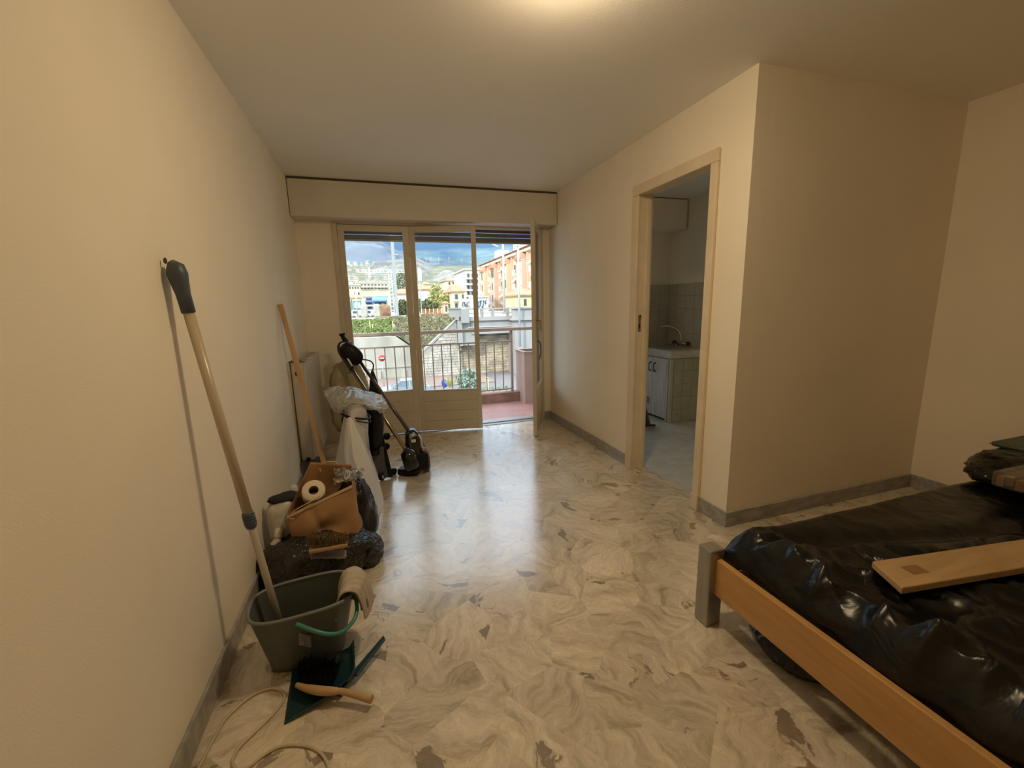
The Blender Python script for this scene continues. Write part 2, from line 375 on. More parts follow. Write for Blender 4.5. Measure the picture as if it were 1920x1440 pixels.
struct('wall_left', MB().box((XL - .2, YR - .2, 0), (XL, YW + .2, H)), MT['wall'])
w = MB()
w.box((XL, YW, 0), (-.335, YW + .22, H)); w.box((1.835, YW, 0), (2.06, YW + .22, H)); w.box((-.335, YW, 2.2), (1.835, YW + .22, H))
w.box((3.02, YW, 0), (KX, YW + .22, H)); w.box((2.06, YW, 2.2), (3.02, YW + .22, H))
struct('wall_front', w, MT['wall'])
D0, D1, DZ = 2.118, 2.835, 2.118       # kitchen doorway
w = MB()
w.box((XR, YC, 0), (XR + .1, D0 - .012, H)); w.box((XR, D1 + .012, 0), (XR + .1, YW, H)); w.box((XR, D0 - .012, DZ + .012), (XR + .1, D1 + .012, H))
struct('wall_right', w, MT['wall'])
struct('wall_alcove', MB().box((XR + .1, YC, 0), (X2, YC + .1, H)), MT['wall'])
struct('wall_alcove_side', MB().box((X2, YR - .2, 0), (X2 + .2, YW + .2, H)), MT['wall'])
struct('wall_rear', MB().box((XL, YR - .2, 0), (X2, YR, H)), MT['wall'])
struct('ceiling', MB().box((XL - .2, YR - .2, H), (X2 + .2, YW + .22, H + .15)), MT['ceil'])
struct('trim_gap_shade', MB().box((XL, YB + .012, H - .022), (XR, YB + .03, H)), mat('gap_shade', (.09, .07, .05), rough=.8))  # dark-coloured strip standing in for the shade in the gap above the box

# floor: base slab and marble fragments
fl = struct('floor', MB().box((XL, YR, -.15), (XR + .03, YW + .02, -.004)).box((XR + .03, YR, -.15), (X2, YC, -.004)), MT['grout'])
def clip(poly, n, d):
    out = []
    for i in range(len(poly)):
        a, b = poly[i], poly[(i + 1) % len(poly)]; da = a[0] * n[0] + a[1] * n[1] - d; db = b[0] * n[0] + b[1] * n[1] - d
        if da <= 0: out.append(a)
        if (da < 0) != (db < 0):
            t = da / (da - db); out.append((a[0] + (b[0] - a[0]) * t, a[1] + (b[1] - a[1]) * t))
    return out
def fragments(x0, y0, x1, y1, cell, seed, gap=.0001):
    rnd = random.Random(seed); S = []; nx = max(1, round((x1 - x0) / cell)); ny = max(1, round((y1 - y0) / (cell * .8)))
    for i in range(nx):
        for j in range(ny):
            S.append((x0 + (i + .5 + rnd.uniform(-.48, .48)) * (x1 - x0) / nx, y0 + (j + .5 + rnd.uniform(-.48, .48)) * (y1 - y0) / ny))
    for s in S:
        poly = [(x0, y0), (x1, y0), (x1, y1), (x0, y1)]
        for q in S:
            if q is s or (q[0] - s[0]) ** 2 + (q[1] - s[1]) ** 2 > 2.2: continue
            dx, dy = q[0] - s[0], q[1] - s[1]; l = math.hypot(dx, dy)
            poly = clip(poly, (dx / l, dy / l), (dx * (q[0] + s[0]) / 2 + dy * (q[1] + s[1]) / 2) / l - gap)
            if len(poly) < 3: break
        if len(poly) >= 3:
            MB().prism([(a, b, -.012) for a, b in poly], (0, 0, .012)).build('marble_fragment', MT['marble'], fl)
fragments(XL, YR, XR + .03, .5, .5, 3)
fragments(XL, .5, XR + .03, YW + .02, .235, 5)
fragments(XR + .03, YR, X2, YC, .5, 8)

# baseboards
def skirt(name, lo, hi): return struct(name, MB().box(lo, hi), MT['skirt'], bevel=.003)
skirt('baseboard_left', (XL, YR, 0), (XL + .013, YW, .093))
skirt('baseboard_front', (1.835, YW - .013, 0), (XR - .013, YW, .093))
skirt('baseboard_right', (XR - .013, 2.93, 0), (XR, YW, .093))
skirt('baseboard_corner', (XR - .013, YC - .013, 0), (XR, 2.075, .093))
skirt('baseboard_alcove', (XR, YC - .013, 0), (X2, YC, .093))
skirt('baseboard_alcove_side', (X2 - .013, YR, 0), (X2, YC - .013, .093))

# roller shutter box across the window wall
sb = struct_empty('trim_shutter_box', ((XL + XR) / 2, YB, 2.17))
MB().box((XL + .006, YB, 2.17), (XR - .006, YB + .02, 2.478)).build('front_panel', MT['boxwhite'], sb, bevel=.002)
MB().box((XL + .006, YB + .02, 2.176), (XR - .006, YW, 2.194)).build('underside_panel', MT['boxwhite'], sb)

# french window: fixed frame, two folded-shut leaves, one leaf swung into the room
wn = struct_empty('window_1', (.75, YW, 0))
FR = MT['frame']
MB().box((-.335, YW - .012, 0), (-.288, YW + .09, 2.2)).build('frame_post', FR, wn, bevel=.003)
MB().box((1.785, YW - .012, 0), (1.835, YW + .09, 2.2)).build('frame_post', FR, wn, bevel=.003)
MB().box((-.288, YW - .012, 2.152), (1.785, YW + .09, 2.2)).build('frame_head', FR, wn, bevel=.003)
MB().box((-.335, YW - .03, .0), (1.835, YW + .03, .006)).box((-.335, YW + .052, 0), (1.835, YW + .085, .012)).build('floor_track', MT['alu'], wn)
MB().box((-.335, YW + .02, -.05), (1.835, YW + .22, 0)).build('sill_stone', MT['skirt'], wn)
MB().box((-.34, YW + .085, 2.1), (-.30, YW + .2, 2.2)).build('guide_rail', MT['slat'], wn)
def leaf(hinge, ang, wdt, handle=None, st=(.055, .055), name='leaf', zb=.014, panel_h=.47):
    """leaf from hinge point along direction ang (radians in plan); local x along the leaf, y its thickness"""
    hx, hy = hinge; ax = Vector((math.cos(ang), math.sin(ang), 0)); ay = Vector((-math.sin(ang), math.cos(ang), 0)); T = .038
    def bx(mb, x0, x1, z0, z1, t0=-T / 2, t1=T / 2):
        c = Vector((hx, hy, 0)) + ax * ((x0 + x1) / 2) + ay * ((t0 + t1) / 2) + Vector((0, 0, (z0 + z1) / 2))
        return mb.obox(c, ax, ay, (0, 0, 1), ((x1 - x0) / 2, (t1 - t0) / 2, (z1 - z0) / 2))
    lf = bpy.data.objects.new(name, None); COL.objects.link(lf); lf.parent = wn; lf.location = Vector((hx, hy, 0)) - wn.location
    zt = 2.148
    f = MB(); bx(f, 0, st[0], zb, zt); bx(f, wdt - st[1], wdt, zb, zt); bx(f, st[0], wdt - st[1], zt - .055, zt); bx(f, st[0], wdt - st[1], panel_h, panel_h + .012)
    f.build('leaf_frame', FR, lf, bevel=.003)
    nb = 4
    for i in range(nb):
        z0 = zb + (panel_h - zb) * i / nb; z1 = zb + (panel_h - zb) * (i + 1) / nb
        bx(MB(), st[0], wdt - st[1], z0 + .0012, z1 - .0012, -T / 2 + .0015, T / 2 - .0015).build('panel_board', FR, lf, bevel=.0015)
    bx(MB(), st[0] - .005, wdt - st[1] + .005, panel_h + .006, zt - .05, -.002, .002).build('pane', MT['pane'], lf)
    return lf, ax, ay, bx
leaf((-.286, YW + .018), 0, .669, st=(.058, .062))
lfm, ax, ay, bx = leaf((.387, YW + .014), math.radians(-12.5), .672, st=(.055, .05), panel_h=.452)
# hinges between the two shut leaves
for z in (.45, 1.05, 1.85):
    MB().tube([(.386, YW - .006, z), (.386, YW - .006, z + .07)], .006).build('hinge', FR, wn)
dx, dy = 1.475 - 1.79, 3.905 - 4.53
lfo, ax, ay, bx = leaf((1.79, YW - .012), math.atan2(dy, dx), .705, st=(.06, .07))
s = MB(); c0 = Vector((1.79, YW - .012, 0)) + ax * .665 + ay * .0225
if True:
    bx(s, .655, .685, 1.02, 1.24, .019, .024)
    s.build('handle_plate', MT['brass'], lfo, bevel=.001)
    q = lambda u, t, z: Vector((1.79, YW - .012, z)) + ax * u + ay * t
    MB().tube([q(.67, .024, 1.19), q(.67, .06, 1.19)], .007).build('handle_spindle', MT['brass'], lfo)
    MB().tube(catmull([q(.67, .06, 1.195), q(.66, .066, 1.15), q(.655, .066, 1.09)]), .007).build('handle_lever', MT['brass'], lfo)
    MB().tube(catmull([q(.62, .022, .99), q(.615, .055, .96), q(.615, .06, .86), q(.62, .04, .80)]), .006).build('pull_bar', MT['darkmetal'], lfo)

# roller shutter outside, just lowered below the lintel
rs = struct_empty('trim_roller_shutter', (.75, YW + .15, 2.03))
for i in range(4):
    z = 2.036 + i * .047
    MB().box((-.32, YW + .135, z), (1.82, YW + .15, z + .043)).build('slat', MT['slat'], rs, bevel=.005)
MB().box((-.32, YW + .13, 2.018), (1.82, YW + .155, 2.034)).build('end_bar', mat('shutter_end_bar', (.32, .30, .28), rough=.5), rs)
for x in (-.335, 1.80): MB().box((x, YW + .12, 0), (x + .035, YW + .165, 2.2)).build('guide_rail', MT['slat'], rs)

# kitchen doorway: lining, casing, strike plate
dr = struct_empty('door_1', (XR, (D0 + D1) / 2, 0)); DM = MT['door']
for y0, y1, s in ((D0 - .012, D0, 1), (D1, D1 + .012, -1)):
    MB().box((XR - .012, y0, 0), (XR + .112, y1, DZ)).build('jamb', DM, dr, bevel=.002)
MB().box((XR - .012, D0 - .012, DZ), (XR + .112, D1 + .012, DZ + .012)).build('head_lining', DM, dr, bevel=.002)
for y0, y1 in ((D0 - .048, D0 + .006), (D1 - .006, D1 + .07)):
    MB().box((XR - .024, y0, 0), (XR, y1, DZ - .006)).build('casing', DM, dr, bevel=.006, seg=3)
    MB().box((XR - .028, y0 - .002, 0), (XR, y1 + .002, .11)).build('plinth_block', DM, dr, bevel=.003)
MB().box((XR - .024, D0 - .048, DZ - .006), (XR, D1 + .07, DZ + .066)).build('casing_head', DM, dr, bevel=.006, seg=3)
MB().box((XR + .058, D1 - .016, 0), (XR + .09, D1, DZ)).build('door_stop', DM, dr, bevel=.002)
MB().box((XR + .012, D1 - .003, 1.12), (XR + .036, D1, 1.25)).build('strike_plate', MT['brass'], dr)
MB().box((XR + .018, D1 - .0045, 1.145), (XR + .03, D1 - .0025, 1.18)).build('latch_hole', MT['darkmetal'], dr)
MB().tube([(XR + .02, D1 - .004, 1.232), (XR + .02, D1 - .022, 1.235), (XR + .012, D1 - .03, 1.245)], .004, 8).build('latch_catch', MT['darkmetal'], dr)
struct('trim_threshold', MB().box((XR + .03, D0, -.004), (XR + .12, D1, .001)), MT['marble'])

# hairline marks on the wall and floor are in the materials; ceiling lamp just outside the picture
lp = thing('ceiling_lamp', 'round flush ceiling lamp with glowing glass dome and metal rim above the room', 'lamp', LAMP_POS)
MB().lathe([(.02, 0), (.118, 0), (.125, -.012), (.125, -.036), (.121, -.040), (.104, -.038), (.104, -.03)], LAMP_POS, n=36, cap=False).build('rim', MT['boxwhite'], lp)
lm = mat('lamp_glass', LAMP_COLOR, rough=.4, emit=LAMP_STRENGTH)
MB().lathe([(.102, -.030), (.101, -.042), (.094, -.058), (.078, -.074), (.052, -.086), (.024, -.091), (.001, -.092)], LAMP_POS, n=36, cap=False).build('glass_dome', lm, lp)

# ------------------------------------------------------------------ kitchen
struct('floor_kitchen', MB().box((XR + .12, YC + .1, -.15), (KX, YW, 0)), MT['ktile'])
kb = struct_empty('wall_kitchen_back', (KX, 3.3, 0))
MB().box((KX - .008, YC + .1, 0), (KX + .005, YW, H)).build('wall_face', MT['wall'], kb)
TS = .15
for j in range(5):
    for i in range(7):
        y0 = 4.555 - .004 - (i + 1) * TS; z0 = .818 + j * .1475
        MB().box((KX - .016, y0 + .0015, z0), (KX - .008, y0 + TS - .0015, z0 + .1445)).build('tile', MT['wtile'], kb)
kf = struct_empty('trim_kitchen_tiles', (3.2, YW, .8))
for j in range(5):
    for i in range(5):
        x0 = KX - .017 - (i + 1) * TS; z0 = .818 + j * .1475
        MB().box((x0 + .0015, YW - .008, z0), (x0 + TS - .0015, YW, z0 + .1445)).build('tile', MT['wtile'], kf)
kw = struct_empty('window_2', (2.53, YW + .1, 0))
m = MB()
for a, b in (((2.06, 0), (2.10, 2.2)), ((2.98, 0), (3.02, 2.2)), ((2.10, 0), (2.98, .05)), ((2.10, 2.16), (2.98, 2.2))):
    m.box((a[0], YW + .06, a[1]), (b[0], YW + .11, b[1]))
m.build('window_frame', FR, kw)
MB().box((2.10, YW + .083, .05), (2.98, YW + .087, 2.16)).build('pane', MT['pane'], kw)
kx = struct_empty('trim_kitchen_shutter_box', (2.8, 4.3, 2.17))
MB().box((XR + .1, 4.28, 2.17), (KX - .025, 4.3, 2.488)).build('front_panel', MT['wall'], kx, bevel=.002)
MB().box((XR + .1, 4.3, 2.17), (KX - .025, YW, 2.185)).build('underside_panel', MT['wall'], kx)

su = thing('sink_unit', 'whitewashed oak kitchen sink cabinet with double doors seen through the doorway', 'cabinet', (3.28, 4.19, 0))
CX, CY0 = 3.05, 3.86
MB().box((CX + .02, CY0 + .03, .03), (KX - .02, YW - .01, .728)).build('carcass', MT['kwood'], su)
MB().box((CX + .05, CY0 + .03, 0), (KX - .02, YW - .01, .03)).build('plinth', MT['darkmetal'], su)
for y0, y1, hy in ((3.925, 4.165, 4.125), (4.169, 4.41, 4.21)):
    d = MB().box((CX, y0, .03), (CX + .02, y1, .715)).build('door', MT['kwood'], su, bevel=.002)
    hz = .60
    MB().tube(catmull([(CX - .003, hy, hz + .045), (CX - .02, hy, hz + .04), (CX - .022, hy, hz), (CX - .02, hy, hz - .04), (CX - .003, hy, hz - .045)]), .005, 8).build('handle', MT['darkmetal'], d)
    for zz in (hz + .048, hz - .048): MB().lathe([(.012, 0), (.012, .004), (.007, .006)], (CX, hy, zz), (-1, 0, 0), 12).build('handle_rosette', MT['darkmetal'], d)
    if y1 > 4.3:
        g = MB()
        for k in range(9):
            for l in range(4): g.box((CX - .003, 4.205 + k * .02, .15 + l * .02), (CX, 4.219 + k * .02, .164 + l * .02))
        MB().box((CX - .002, 4.198, .143), (CX, 4.392, .234)).build('vent_plate', mat('vent_plate', (.62, .60, .55), rough=.4), d)
        g.build('vent_holes', MT['darkmetal'], d)
# upright mouldings beside the doors
MB().box((CX - .004, 3.89, 0), (CX + .03, 3.918, .728)).build('moulding', MT['kwood'], su, bevel=.008, seg=3)
MB().box((CX - .004, 3.835, 0), (CX + .03, 3.87, .728)).build('moulding', MT['wtile'], su, bevel=.008, seg=3)
ct = thing('sink_counter', 'pale stoneware sink slab topping the oak kitchen cabinet', 'sink', (3.28, 4.19, .73))
MB().box((CX - .03, 3.81, .73), (KX - .017, YW - .009, .812)).build('slab', mat('pale_stone_slab', (.58, .55, .47), rough=.25, var=.14, vs=7, stretch=(1, 1, 2)), ct, bevel=.008, seg=3)
MB().box((CX + .08, 3.95, .812), (CX + .40, 4.4, .8135)).build('basin_shade_patch', mat('basin_shadow', (.36, .33, .27), rough=.3), ct)  # flat patch, its darker colour painting the shade of a sunken basin
MB().lathe([(.012, 0), (.012, .003), (.006, .004)], (CX + .24, 4.18, .8135), n=16).build('drain', MT['chrome'], ct)
# tiled flank of the unit
fk = struct_empty('trim_tiled_flank', (3.3, 3.83, 0))
MB().box((CX + .032, 3.842, 0), (KX - .017, 3.856, .728)).build('backing', MT['grout'], fk)
for j in range(5):
    for i in range(4):
        x0 = CX + .034 + i * .121; z0 = .002 + j * .145
        MB().box((x0, 3.834, z0 + .0015), (x0 + .118, 3.8425, z0 + .1435)).build('tile', MT['gtile'], fk)
tp = thing('mixer_tap', 'dark chrome swan neck mixer tap behind the kitchen sink', 'tap', (KX - .07, 4.22, .812))
TX = KX - .075
MB().tube([(TX, 4.12, .845), (TX, 4.32, .845)], .014).build('body', MT['chrome'], tp)
for y in (4.135, 4.305): MB().tube([(TX, y, .812), (TX, y, .845)], .012).build('leg', MT['chrome'], tp)
MB().tube(catmull([(TX, 4.22, .85), (TX - .005, 4.22, .93), (TX - .03, 4.26, 1.01), (TX - .09, 4.36, 1.05), (TX - .15, 4.42, 1.04)]), .010).build('spout', MT['chrome'], tp)
for y in (4.10, 4.34): MB().lathe([(.012, 0), (.024, .01), (.026, .035), (.015, .045)], (TX, y, .832), n=14).build('knob', MT['darkmetal'], tp)
lb = thing('leaning_panel', 'dark brown panel leaning behind the left door jamb in the kitchen', 'panel', (2.69, 3.85, 0))
MB().prism([(2.60, 3.87, .012), (2.80, 3.84, .012), (2.725, 3.92, .40), (2.60, 3.94, .42)], (.02, .018, .004)).build('panel_board', mat('dark_brown_board', (.12, .085, .06), rough=.5, var=.2), lb)
MB().tube([(2.70, 3.845, .012), (2.84, 3.80, .012)], .011).build('foot_bar', MT['darkmetal'], lb)
# ================================================================== THINGS IN THE ROOM
# ------------------------------------------------------------------ bed
MT['beech'] = mat_wood('orange_beech', (.46, .25, .085), (.56, .32, .12), rough=.35, scale=(1.5, 1.5, 10), ws=3)
MT['pine'] = mat_wood('light_plank', (.40, .25, .11), (.52, .34, .17), rough=.55, scale=(1.2, 8, 8), ws=3)
MT['steel'] = mat('brushed_grey_metal', (.38, .36, .33), rough=.38, metal=.75, var=.08, vs=30, stretch=(1, 1, .1))
MT['black'] = mat_black_plastic('black_bin_film', (.0045, .0042, .004), .30, 6, .35)
MT['blackbag'] = mat_black_plastic('black_bag_film', (.005, .005, .005), .25, 11, .5)
BX0, BX1, BY0, BY1 = 1.245, 3.28, -.20, 1.30
bed = thing('bed', 'beech bed frame with grey metal corner post under black plastic', 'bed', (2.2, .5, 0))
MB().box((BX0, BY0, .147), (BX0 + .026, 1.242, .306)).build('side_rail', MT['beech'], bed, bevel=.004)
MB().box((BX1, BY0, .147), (BX1 + .026, 1.242, .306)).build('side_rail', MT['beech'], bed, bevel=.004)
MB().box((1.285, 1.262, .147), (BX1, 1.288, .306)).build('end_rail', MT['beech'], bed, bevel=.004)
MB().box((1.285, BY0 - .02, .147), (BX1, BY0 + .006, .306)).build('end_rail', MT['beech'], bed, bevel=.004)
for x0, y0 in ((1.212, 1.236), (BX1 - .02, 1.236), (1.212, BY0 - .05), (BX1 - .02, BY0 - .05)):
    MB().box((x0, y0, .0), (x0 + .075, y0 + .07, .345)).build('leg', MT['steel'], bed, bevel=.007, seg=3)
for i in range(10):
    x = 1.36 + i * .2
    MB().box((x, BY0 + .01, .20), (x + .07, 1.26, .215)).build('slat', MT['pine'], bed)
MB().box((BX0 + .17, BY0 + .01, .216), (BX1 - .01, 1.15, .345)).build('mattress', mat('mattress_ticking', (.5, .48, .44), rough=.9), bed, bevel=.03, seg=3)

def cover(u, v):
    x = BX0 + .028 + u ** 1.35 * (3.27 - BX0 - .028); y = -.22 + v * (1.262 + .22)
    ex = min(1, (x - BX0 - .028) / .13); ey = min(1, (1.262 - y) / .08)
    r1 = max(0, ridge((x * 1.1 + .5 * y, y * .55 - .3 * x, .3), 3.0, 2)); r2 = max(0, ridge((x * .8 - .9 * y, y * 1.0 + .6 * x, .7), 4.2, 12)); r3 = ridge((x, y, .1), 9, 14)
    near = max(0, min(1, (1.06 - y - (x - 1.5) * .25) / .12))          # the loose film nearer the camera is more rumpled
    top = .418 + .010 * nz((x, y, 0), 2.2, 1) + near * (.034 * r1 ** 3 + .032 * r2 ** 3 + .016 * max(0, r3) ** 3) + (1 - near) * (.008 * r1 + .003 * r3)
    d = (y - 1.08) + (x - 1.5) * .25
    top += -.028 * math.exp(-(d / .05) ** 2) + .012 * math.exp(-((d + .07) / .05) ** 2)
    sx = math.sin(ex * PI / 2) ** .6; sy = math.sin(ey * PI / 2) ** .5
    z = .308 + (top - .308) * min(sx, 1) * min(sy, 1)
    z += (1 - ex) * .05 * max(0, ridge((x * .6, y * 2.2, 0), 3.0, 4)) ** 2 * ex * 3
    k = math.exp(-(((x - 1.37) / .09) ** 2 + ((y - 1.13) / .14) ** 2))   # crumpled corner next to the post
    z += k * sx * (.030 * max(0, ridge((x * 2, y * 2, 1), 5, 9)) + .016 * ridge((x, y, 2), 15, 11))
    xx = x + (1 - ex) * .016 * ridge((0, y * 5, z * 6), 1, 3) + .010 * nz((x * 5, y * 5, 3), 1, 6) * ex
    return Vector((max(xx, BX0 + .027), y, max(z, .308)))
m = MB().grid(cover, 210, 170)
tag(m.build('plastic_cover', MT['black'], fixn=True, smooth=True), 'black plastic sheeting wrapped over the mattress on the beech bed', 'plastic sheet')
bag2 = tag(blob((1.86, .20, .425), (.48, .36, .05), 21, .25, 5, floor=.40, crease=.09).build('plastic_film', MT['blackbag'], smooth=True), 'loose crumpled black film heaped in front of the plank on the bed', 'plastic sheet')
# plank lying on the bed
pa, pb = at(1635, 1052, Z=.482), at(1692, 1102, Z=.482); pc = at(1920, 1010, Z=.482); dv = (pc - pa).normalized()
wv = Vector((-dv.y, dv.x, 0)); wd = .122
c0 = (pa + pb) / 2
pl = thing('wooden_plank', 'light wooden plank lying across the black plastic on the bed', 'plank', (c0.x + .5, c0.y, .458))
a0 = pa; q = [a0, a0 + dv * 1.15, a0 + dv * 1.15 - wv * wd, pb]
MB().prism([p + Vector((0, 0, -.024)) for p in q], (0, 0, .024)).build('board', MT['pine'], pl, bevel=.004)
lab = MB(); c = a0 + dv * .085 - wv * .065
lab.obox(c + Vector((0, 0, .0004)), dv, wv, (0, 0, 1), (.03, .02, .0006)); lab.build('stained_patch', mat('stain_mark', (.26, .14, .05), rough=.5), pl)
# things heaped at the far right end of the bed
tag(blob((3.12, 1.05, .475), (.36, .24, .095), 31, .2, 4, floor=.40, sq=.8, crease=.07).build('bin_bag', MT['blackbag'], smooth=True), 'dark bin bag heaped at the alcove end of the bed', 'bag')
tag(blob((2.78, .80, .455), (.30, .14, .06), 33, .2, 4, floor=.40, crease=.08).build('bin_bag', MT['black'], smooth=True), 'black bag lying beside the wrapped wood bundle on the bed', 'bag')
gb = thing('green_folder', 'dark green flat case on top of the bin bag in the alcove', 'case', (3.15, 1.1, .545))
MB().box((3.03, 1.02, .558), (3.42, 1.26, .583)).build('case_shell', mat('dark_green_case', (.05, .065, .045), rough=.45, var=.2), gb, bevel=.008)
MB().box((3.026, 1.016, .569), (3.424, 1.264, .573)).build('seam', mat('green_edge', (.10, .12, .07), rough=.5), gb)
wb = thing('wood_bundle', 'bundle of wooden strips in clear film at the right edge of the bed', 'bundle', (2.75, .88, .49))
o0 = at(1892, 930, Z=.50) + Vector((.075, 0, 0))
for i in range(3):
    MB().box((o0.x + .02, o0.y + i * .03, .50 + .012 * (i % 2)), (o0.x + .35, o0.y + .026 + i * .03, .545 + .012 * (i % 2))).build('strip', MT['beech'], wb, bevel=.003)
MB().box((o0.x + .014, o0.y - .006, .494), (o0.x + .3, o0.y + .10, .565)).build('clear_film', mat_film('clear_wrap', (.6, .6, .58), .86, .12), wb, bevel=.01)
tag(blob((1.50, 1.0, .075), (.20, .20, .085), 41, .2, 4, floor=.004, crease=.08).build('bin_bag', MT['blackbag'], smooth=True), 'black bag pushed under the bed behind the side rail', 'bag')

# ------------------------------------------------------------------ telescopic pole standing in the bucket
MT['navy'] = mat('blue_grey_plastic', (.060, .075, .095), rough=.45)
T = Vector((XL + .034, 1.705, 1.50)); E = Vector((-.432, 1.66, .018)); d = (E - T)
po = thing('telescopic_pole', 'long cream telescopic pole with slate blue grip leaning on the left wall', 'pole', E)
P = lambda t: T + d * t
MB().tube([P(.09), P(.60)], .0165, 16).build('upper_tube', mat('cream_enamel', (.50, .42, .30), rough=.3, spec=.6), po)
MB().tube([P(.58), P(1.0)], .0125, 14).build('lower_tube', mat('grey_enamel', (.40, .36, .29), rough=.35), po)
MB().tube([P(.0) - Vector((.01, 0, -.01)), P(.004), P(.02), P(.04), P(.065), P(.105)], [.012, .026, .030, .026, .0215, .0205], 18).build('grip_cap', MT['navy'], po)
MB().lathe([(.006, 0), (.010, .002)], T + Vector((-.018, -.012, .012)), (-.6, -.8, 0), 12).build('hanging_hole', MT['darkmetal'], po)
cl = MB(); cl.tube([P(.595), P(.6), P(.632), P(.637)], [.017, .0195, .0195, .017], 18)
for k in range(4): cl.tube([P(.603 + k * .007), P(.606 + k * .007)], .0212, 18)
cl.build('lock_collar', MT['navy'], po)

# ------------------------------------------------------------------ bucket
MT['bucket'] = mat('grey_green_plastic', (.105, .115, .10), rough=.42, var=.06, vs=5)
bk = thing('bucket', 'grey green mop bucket with teal handle by the left wall', 'bucket', (-.352, 1.645, 0))
ra = math.radians(6)
def sup(cx, cy, a, b, q, z, n=3.2):
    c, s = math.cos(q), math.sin(q); x = a * math.copysign(abs(c) ** (2 / n), c); y = b * math.copysign(abs(s) ** (2 / n), s)
    return Vector((cx + x * math.cos(ra) - y * math.sin(ra), cy + x * math.sin(ra) + y * math.cos(ra), z))
def bz(q):   # rim drops a little in a spout at the right end
    return .262
def bshell(u, v, off=0):
    q = u * 2 * PI; k = v
    return sup(-.356 + .008 * k, 1.658 - .023 * k, .132 + .05 * k - off, .082 + .036 * k - off, q, .002 + (bz(q) - .002) * k + (off * 1.2 if k < .01 else 0))
m = MB().grid(lambda u, v: bshell(u, v), 56, 8, wrap=True); o = len(m.v)
m.grid(lambda u, v: bshell(u, 1 - v, .004), 56, 8, wrap=True)
m.f.append([i for i in range(56)][::-1]); m.f.append([len(m.v) - 56 + i for i in range(56)])
m.build('body', MT['bucket'], bk)
MB().tube([bshell(i / 56, 1) + Vector((0, 0, 0)) for i in range(56)], .0065, 8, closed=True).build('rim', mat('bucket_rim', (.16, .17, .15), rough=.4), bk)
MT['teal'] = mat('teal_plastic', (.045, .22, .185), rough=.35)
hp = [at(668, 1122, Y=1.60), at(669, 1145, Y=1.555), at(662, 1165, Y=1.52), at(642, 1184, Y=1.478), at(618, 1189, Y=1.462), at(590, 1183, Y=1.468), at(556, 1170, Y=1.497)]
MB().tube(catmull(hp, 6), .0075, 10).build('handle', MT['teal'], bk)
MB().tube([hp[0], hp[0] + Vector((-.02, .01, .012))], .009, 10).build('handle_pivot', MT['darkmetal'], bk)
lab = MB()
f = lambda x, y: at(x, y, Y=1.538) + Vector((0, -.004, 0))
lab.add([f(560, 1186), f(584, 1190), f(584, 1212), f(561, 1208)], [(0, 1, 2, 3)])
lab.build('label', mat('faded_label', (.13, .125, .15), rough=.5, col2=(.26, .25, .27), vs=60), bk, solid=.001)

# rag over the bucket's right end
rg = thing('floor_rag', 'beige ribbed floor cloth hung over the bucket rim', 'cloth', (-.17, 1.63, .2))
def rag(u, v):
    # u along the rim, v across: inside face -> over the rim -> outside face
    y = 1.555 + u * .16; q_ = (v - .08) * PI * 1.12; r_ = .036 + .006 * math.sin(u * PI)
    xc = -.178 + .02 * math.sin(u * PI)
    p = Vector((xc - r_ * math.cos(q_) * 1.15, y - .012 * v, .250 + r_ * 1.25 * math.sin(q_)))
    if v < .25: p.z -= (.25 - v) * .22; p.x -= (.25 - v) * .06
    if v > .75: p.z -= (v - .75) * .30; p.x += (v - .75) * .03
    b_ = .0045 * abs(math.sin(u * 22 + .6 * math.sin(v * 6))) + .005 * nz((u * 4, v * 4, 0), 1, 2)
    return p + Vector((b_ * -math.cos(q_), 0, b_ * math.sin(q_) + .010 * math.sin(u * PI)))
MB().grid(rag, 36, 90).build('cloth', mat('beige_terry', (.52, .45, .37), rough=.95, var=.1, vs=40, bump=.6, bs=220), rg, solid=.006)
c = [at(664, 1108, Y=1.60), at(676, 1118, Y=1.585), at(683, 1130, Y=1.575), at(684, 1141, Y=1.57)]
MB().tube(catmull(c, 5), [.010 + .007 * math.sin(min(1, i / 14) * PI * .7) for i in range(16)], 10).build('grey_tail', mat('wet_grey_cloth', (.15, .145, .15), rough=.3), rg)

# ------------------------------------------------------------------ dustpan and brush
MT['petrol'] = mat('petrol_plastic', (.006, .034, .042), rough=.42, spec=.5)
dp = thing('dustpan', 'dark teal dustpan lying on the floor in front of the bucket', 'dustpan', (-.28, 1.46, 0))
A, B_, C_, D_ = at(533, 1358, Z=.004), at(549, 1252, Z=.004), at(667, 1236, Z=.004), at(668, 1292, Z=.004)
def pan(u, v):
    l = A.lerp(B_, v); r = D_.lerp(C_, v); p = l.lerp(r, u)
    e = 2 * abs(v - .5)
    z = .004 + .012 * u + .034 * (u ** 2.5) * (.4 + .6 * e ** 2) + .022 * e ** 6 * u
    if u > .93: z += (u - .93) / .07 * .02
    return Vector((p.x, p.y, z))
MB().grid(pan, 24, 24).build('pan', MT['petrol'], dp, solid=.003)
h0, h1 = at(664, 1268, Z=.03), at(723, 1195, Z=.045)
hd = (h1 - h0).normalized(); hs = Vector((hd.y, -hd.x, 0)).normalized()
MB().prism([h0 - hs * .014, h0 + hs * .014, h1 + hs * .010 - hd * .012, h1 - hs * .010], (0, 0, .009)).build('handle', MT['petrol'], dp, bevel=.003)
MB().prism([Vector((0, 0, 0)) + h0 - hd * .07 + hs * .004, h0 - hd * .07 - hs * .004, h0 - hs * .006, h0 + hs * .006], (0, 0, .012)).build('handle_rib', MT['petrol'], dp)
hb = thing('hand_brush', 'black bristled hand brush with wooden handle resting on the dustpan', 'brush', (-.28, 1.44, .03))
